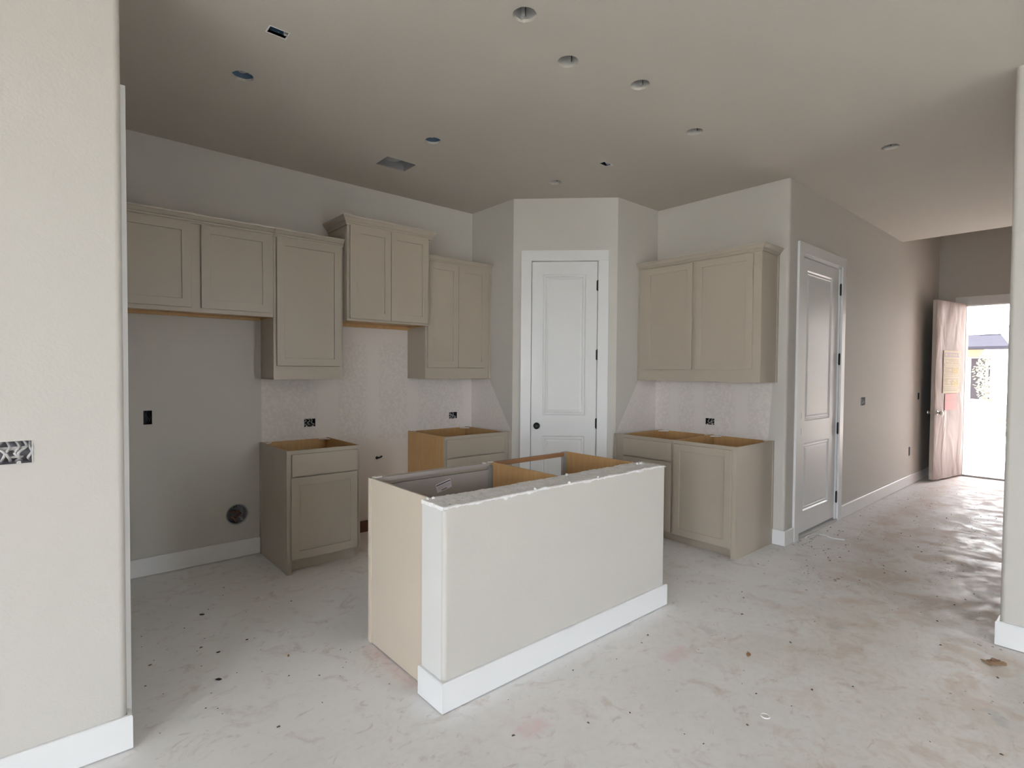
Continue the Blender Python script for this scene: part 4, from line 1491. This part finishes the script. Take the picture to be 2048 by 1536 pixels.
t = thing('wire_offcut', 'thin white plastic strip curling on the slab by the hall door', 'scrap')
bm = bmesh.new()
tube(bm, [(4.99, 1.835, 0.006), (5.06, 1.845, 0.006), (5.13, 1.838, 0.006), (5.20, 1.81, 0.006), (5.215, 1.75, 0.007), (5.17, 1.685, 0.007), (5.185, 1.635, 0.006), (5.20, 1.595, 0.006)], 0.006, 6)
obj('strip', bm, M_white, t)
bm = bmesh.new()
tube(bm, [(5.0, 1.80, 0.004), (5.10, 1.79, 0.004), (5.20, 1.80, 0.004), (5.26, 1.79, 0.004)], 0.003, 5)
obj('thin_wire', bm, M_wire, t)

t = thing('dry_leaf', 'small orange brown leaf lying on the slab right of the island', 'leaf', (2.704, 1.253, 0.002), 0.5)
bm = bmesh.new()
ed = [(math.cos(a) * 0.021 * (1 - 0.25 * abs(math.sin(a))), math.sin(a) * 0.011) for a in [2 * math.pi * k / 14 for k in range(14)]]
cv = bm.verts.new((0, 0, 0.004))
vs = [bm.verts.new((x, y, 0.001 + 0.003 * rnd())) for (x, y) in ed]
for k in range(14): bm.faces.new([cv, vs[k], vs[(k + 1) % 14]])
o = obj('blade', bm, paint('dry_leaf_brown', (0.34, 0.17, 0.06), 0.7, 0.3, 60), t)
sm = o.modifiers.new('thick', 'SOLIDIFY'); sm.thickness = 0.001
bm = bmesh.new()
tube(bm, [(0.018, 0, 0.003), (0.028, 0.004, 0.003)], 0.0012, 5)
obj('stalk', bm, M_kraft, t)

bm = bmesh.new()
n_, R1, r1 = 28, 0.017, 0.0035
rows = []
for k in range(n_):
    a = 2 * math.pi * k / n_
    rows.append([bm.verts.new(((R1 + r1 * math.cos(b)) * math.cos(a), (R1 + r1 * math.cos(b)) * math.sin(a), 0.003 + r1 * 0.8 * math.sin(b))) for b in [2 * math.pi * q / 8 for q in range(8)]])
for k in range(n_):
    for q in range(8):
        bm.faces.new([rows[k][q], rows[(k + 1) % n_][q], rows[(k + 1) % n_][(q + 1) % 8], rows[k][(q + 1) % 8]]).smooth = True
o = tag(obj('plastic_ring', bm, M_plaster), 'small white plastic ring lying on the slab in the foreground', 'scrap')
o.location = (2.272, 0.978, 0.0)

# chips that can be told apart in the photograph
CH = [((0.589, 2.747), 0.016, M_dark, 'black chip on the slab, largest in the left foreground shade'),
      ((0.646, 3.018), 0.011, M_dark, 'black chip on the slab left of centre, in the nook shade'),
      ((0.364, 3.098), 0.010, M_copper, 'dark red chip on the slab nearest the left partition'),
      ((0.906, 2.755), 0.013, M_kraft, 'brown wood chip on the slab between partition and island'),
      ((0.675, 3.542), 0.016, M_dark, 'dark chip on the slab farthest back in the nook'),
      ((1.855, 1.361), 0.006, M_dark, 'tiny black chip on the slab in front of the island')]
for (p_, s_, m_, l_) in CH:
    bm = bmesh.new()
    bmesh.ops.create_icosphere(bm, subdivisions=1, radius=1.0)
    for v in bm.verts:
        v.co *= 1 + 0.45 * (rnd() - 0.5)
        v.co = Vector((v.co.x * s_, v.co.y * s_ * 0.5, s_ * 0.25 + v.co.z * s_ * 0.25))
    o = tag(obj('debris_chip', bm, m_), l_, 'debris')
    o.location = (p_[0], p_[1], 0.0)
    o.rotation_euler = (0, 0, rnd() * 3)

# countless crumbs of dirt: one object
bm = bmesh.new()
k = 0
while k < 420:
    q = rnd()
    if q < 0.55:
        x, y = 3.9 + 4.5 * rnd(), 0.45 + 1.38 * rnd()
    elif q < 0.75:
        x, y = 4.7 + 0.9 * rnd(), 1.84 - 0.35 * rnd() ** 2
    elif q < 0.87:
        x, y = 0.2 + 1.0 * rnd(), 2.2 + 1.9 * rnd()
    else:
        x, y = 1.2 + 2.8 * rnd(), 0.1 + 1.7 * rnd()
    if 4.95 < x < 5.3 and 1.55 < y: continue
    if IX0 - 0.03 < x < IX1 + 0.03 and IY0 - 0.03 < y < 2.7: continue
    s_ = 0.003 + 0.006 * rnd() ** 3
    a = rnd() * 6.28
    ct, sn = math.cos(a), math.sin(a)
    vs = [bm.verts.new((x + ct * u * s_ - sn * v * s_ * 0.6, y + sn * u * s_ + ct * v * s_ * 0.6, 0.0002)) for (u, v) in ((-1, -1), (1, -0.8), (0.8, 1), (-0.7, 0.9))]
    tp = bm.verts.new((x, y, s_ * 0.7))
    for i in range(4): bm.faces.new([vs[i], vs[(i + 1) % 4], tp])
    k += 1
tag(obj('dirt_crumbs', bm, paint('dirt_brown', (0.11, 0.08, 0.06), 0.9, 0.4, 40)), 'scattered crumbs of dirt on the concrete slab', 'debris', kind='stuff')

# ------------------------------------------------------------------ outside, seen through the front door
struct('yard', bx(-60, XL - 0.2, -60, 60, -0.24, -0.14), paint('pale_patio', (0.50, 0.48, 0.44), 0.8, 0.1, 0.6),
       'pale yard behind the great room windows, behind the camera', 'ground')
struct('side_yard', bx(XL - 0.2, XF + 0.14, -60, YB - 0.2, -0.24, -0.14), bpy.data.materials['pale_patio'],
       'pale yard beside the great room, behind the camera', 'ground')
struct('ground', bx(XF + 0.14, 70, -60, 60, -0.24, -0.14), paint('pale_concrete_drive', (0.60, 0.53, 0.48), 0.8, 0.1, 0.6),
       'pale driveway and street outside the front door', 'ground')
struct('porch_slab', bx(XF + 0.14, XF + 3.0, -0.6, 3.0, -0.14, -0.02), paint('porch_concrete', (0.62, 0.54, 0.49), 0.8, 0.06, 2),
       'pale concrete porch slab outside the front door', 'porch')

bm = bmesh.new()  # added blocker around the entry, out of view, cuts sky light into the hall
box(bm, XF + 0.14, XF + 2.2, -0.1, 2.5, 2.62, 2.80)
box(bm, XF + 0.14, XF + 2.2, 2.05, 2.25, -0.14, 2.62)
box(bm, XF + 0.14, XF + 2.2, -0.1, 0.10, -0.14, 2.62)
struct('entry_light_blocker', bm, paint('entry_blocker_tan', (0.50, 0.40, 0.36), 0.85, 0.08, 6), 'unseen walls and soffit added outside the front door to shade the hall', 'porch')

t = thing('house', 'pale house with a blue-grey porch roof across the street', 'house', (24.0, 0, -0.14))
M_hw = paint('pale_house_wall', (0.62, 0.58, 0.54), 0.8, 0.05, 1)
M_roof = G('shingle_roof')
P = M_roof.obj()
M_roof.set(M_roof.mix(M_roof.noise(P, 5, 4, 0.6, (1, 0.4, 6)), (0.014, 0.0138, 0.0175), (0.020, 0.0196, 0.0245)), 0.9)
M_roof.b.inputs['Specular IOR Level'].default_value = 0.0
M_roof = M_roof.mat
M_fas = paint('fascia', (0.055, 0.045, 0.042), 0.7, 0.05)
M_wg = paint('dark_window', (0.017, 0.015, 0.017), 0.6, 0.1, 3.0, None, 0.05)
M_yel = paint('tan_brick', (0.085, 0.068, 0.042), 0.8, 0.1, 3)
obj('wall', bx(0.0, 7.0, -6.0, 8.0, 0.0, 5.4), M_hw, t)
bm = bmesh.new()
v = [bm.verts.new(p) for p in ((-0.7, 2.6, 2.50), (-0.7, 8.0, 2.50), (0.02, 8.0, 2.94), (0.02, 2.9, 2.94), (-0.7, 2.6, 2.42), (-0.7, 8.0, 2.42), (0.02, 8.0, 2.42), (0.02, 2.6, 2.42))]
for f in ((0, 1, 2, 3), (4, 7, 6, 5), (0, 4, 5, 1), (0, 3, 7, 4), (1, 5, 6, 2)): bm.faces.new([v[i] for i in f])
obj('porch_roof', bm, M_roof, t)
bm = bmesh.new()
for (ya, za, yb, zb) in ((3.75, 3.72, 3.05, 3.38), (3.05, 3.38, 2.2, 2.97)):
    q = [bm.verts.new(p) for p in ((-0.06, ya, za), (-0.06, yb, zb), (-0.06, yb, zb - 0.07), (-0.06, ya, za - 0.07), (0, ya, za), (0, yb, zb), (0, yb, zb - 0.07), (0, ya, za - 0.07))]
    for f in ((0, 1, 2, 3), (0, 4, 5, 1), (3, 2, 6, 7), (4, 7, 6, 5), (0, 3, 7, 4), (1, 5, 6, 2)): bm.faces.new([q[i] for i in f])
obj('rake_board', bm, M_fas, t)
obj('gable_vent', bx(-0.03, 0.0, 3.28, 3.48, 3.08, 3.26), M_fas, t)
obj('brick_band', bx(-0.03, 0.0, 3.3, 4.2, 2.15, 2.45), M_yel, t)
wf = obj('window_frame', bx(-0.05, 0.0, 3.08, 3.66, 0.68, 2.16), M_hw, t)
obj('window_pane', bx(-0.06, -0.045, 3.12, 3.62, 0.73, 2.12), M_wg, wf)

# young tree in front of the house window: individual leaves
t = thing('young_tree', 'young pale green tree in front of the far house', 'tree', (21.5, 2.86, -0.14))
M_leaf = paint('pale_leaf', (0.125, 0.135, 0.085), 0.7, 0.35, 9, None, 0.1)
bm = bmesh.new()
tube(bm, [(0, 0, 0), (0.02, 0.01, 0.7), (0.0, 0.03, 1.4), (0.02, 0.0, 2.1)], 0.025, 7)
for k in range(9):
    a, z = k * 2.4, 0.7 + 0.14 * k
    tube(bm, [(0.01, 0.01, z), (0.15 * math.cos(a), 0.15 * math.sin(a), z + 0.2), (0.26 * math.cos(a), 0.26 * math.sin(a), z + 0.42)], 0.009, 5)
obj('trunk', bm, M_fas, t)
bm = bmesh.new()
for k in range(520):
    a, z = rnd() * 6.283, 0.75 + 1.55 * rnd()
    rad = (0.08 + 0.27 * math.sin(math.pi * min(1, (z - 0.62) / 1.85))) * math.sqrt(rnd())
    c = Vector((math.cos(a) * rad, math.sin(a) * rad, z))
    u = Vector((rnd() - .5, rnd() - .5, rnd() - .5)).normalized()
    w_ = u.cross(Vector((rnd() - .5, rnd() - .5, rnd() - .5)).normalized()).normalized()
    l_ = 0.035 + 0.03 * rnd()
    bm.faces.new([bm.verts.new(c - u * l_), bm.verts.new(c + w_ * l_ * 0.45), bm.verts.new(c + u * l_), bm.verts.new(c - w_ * l_ * 0.45)])
tag(obj('foliage', bm, M_leaf, t, recalc=False), kind='stuff')

t = thing('low_shrub', 'low pale shrub on the bed in front of the far house', 'shrub', (18.0, 2.0, -0.14))
bm = bmesh.new()
for k in range(260):
    a, rad, z = rnd() * 6.283, 0.26 * math.sqrt(rnd()), 0.05 + 0.75 * rnd()
    c = Vector((math.cos(a) * rad, math.sin(a) * rad, z))
    u = Vector((rnd() - .5, rnd() - .5, rnd())).normalized()
    w_ = u.cross(Vector((rnd() - .5, rnd() - .5, rnd() - .5)).normalized()).normalized()
    bm.faces.new([bm.verts.new(c - u * 0.05), bm.verts.new(c + w_ * 0.02), bm.verts.new(c + u * 0.05), bm.verts.new(c - w_ * 0.02)])
tag(obj('foliage', bm, M_leaf, t, recalc=False), kind='stuff')
bm = bmesh.new()
for k in range(6):
    a = k * 1.05
    tube(bm, [(0, 0, 0), (0.1 * math.cos(a), 0.1 * math.sin(a), 0.3), (0.2 * math.cos(a), 0.2 * math.sin(a), 0.6)], 0.008, 5)
obj('stems', bm, M_fas, t)
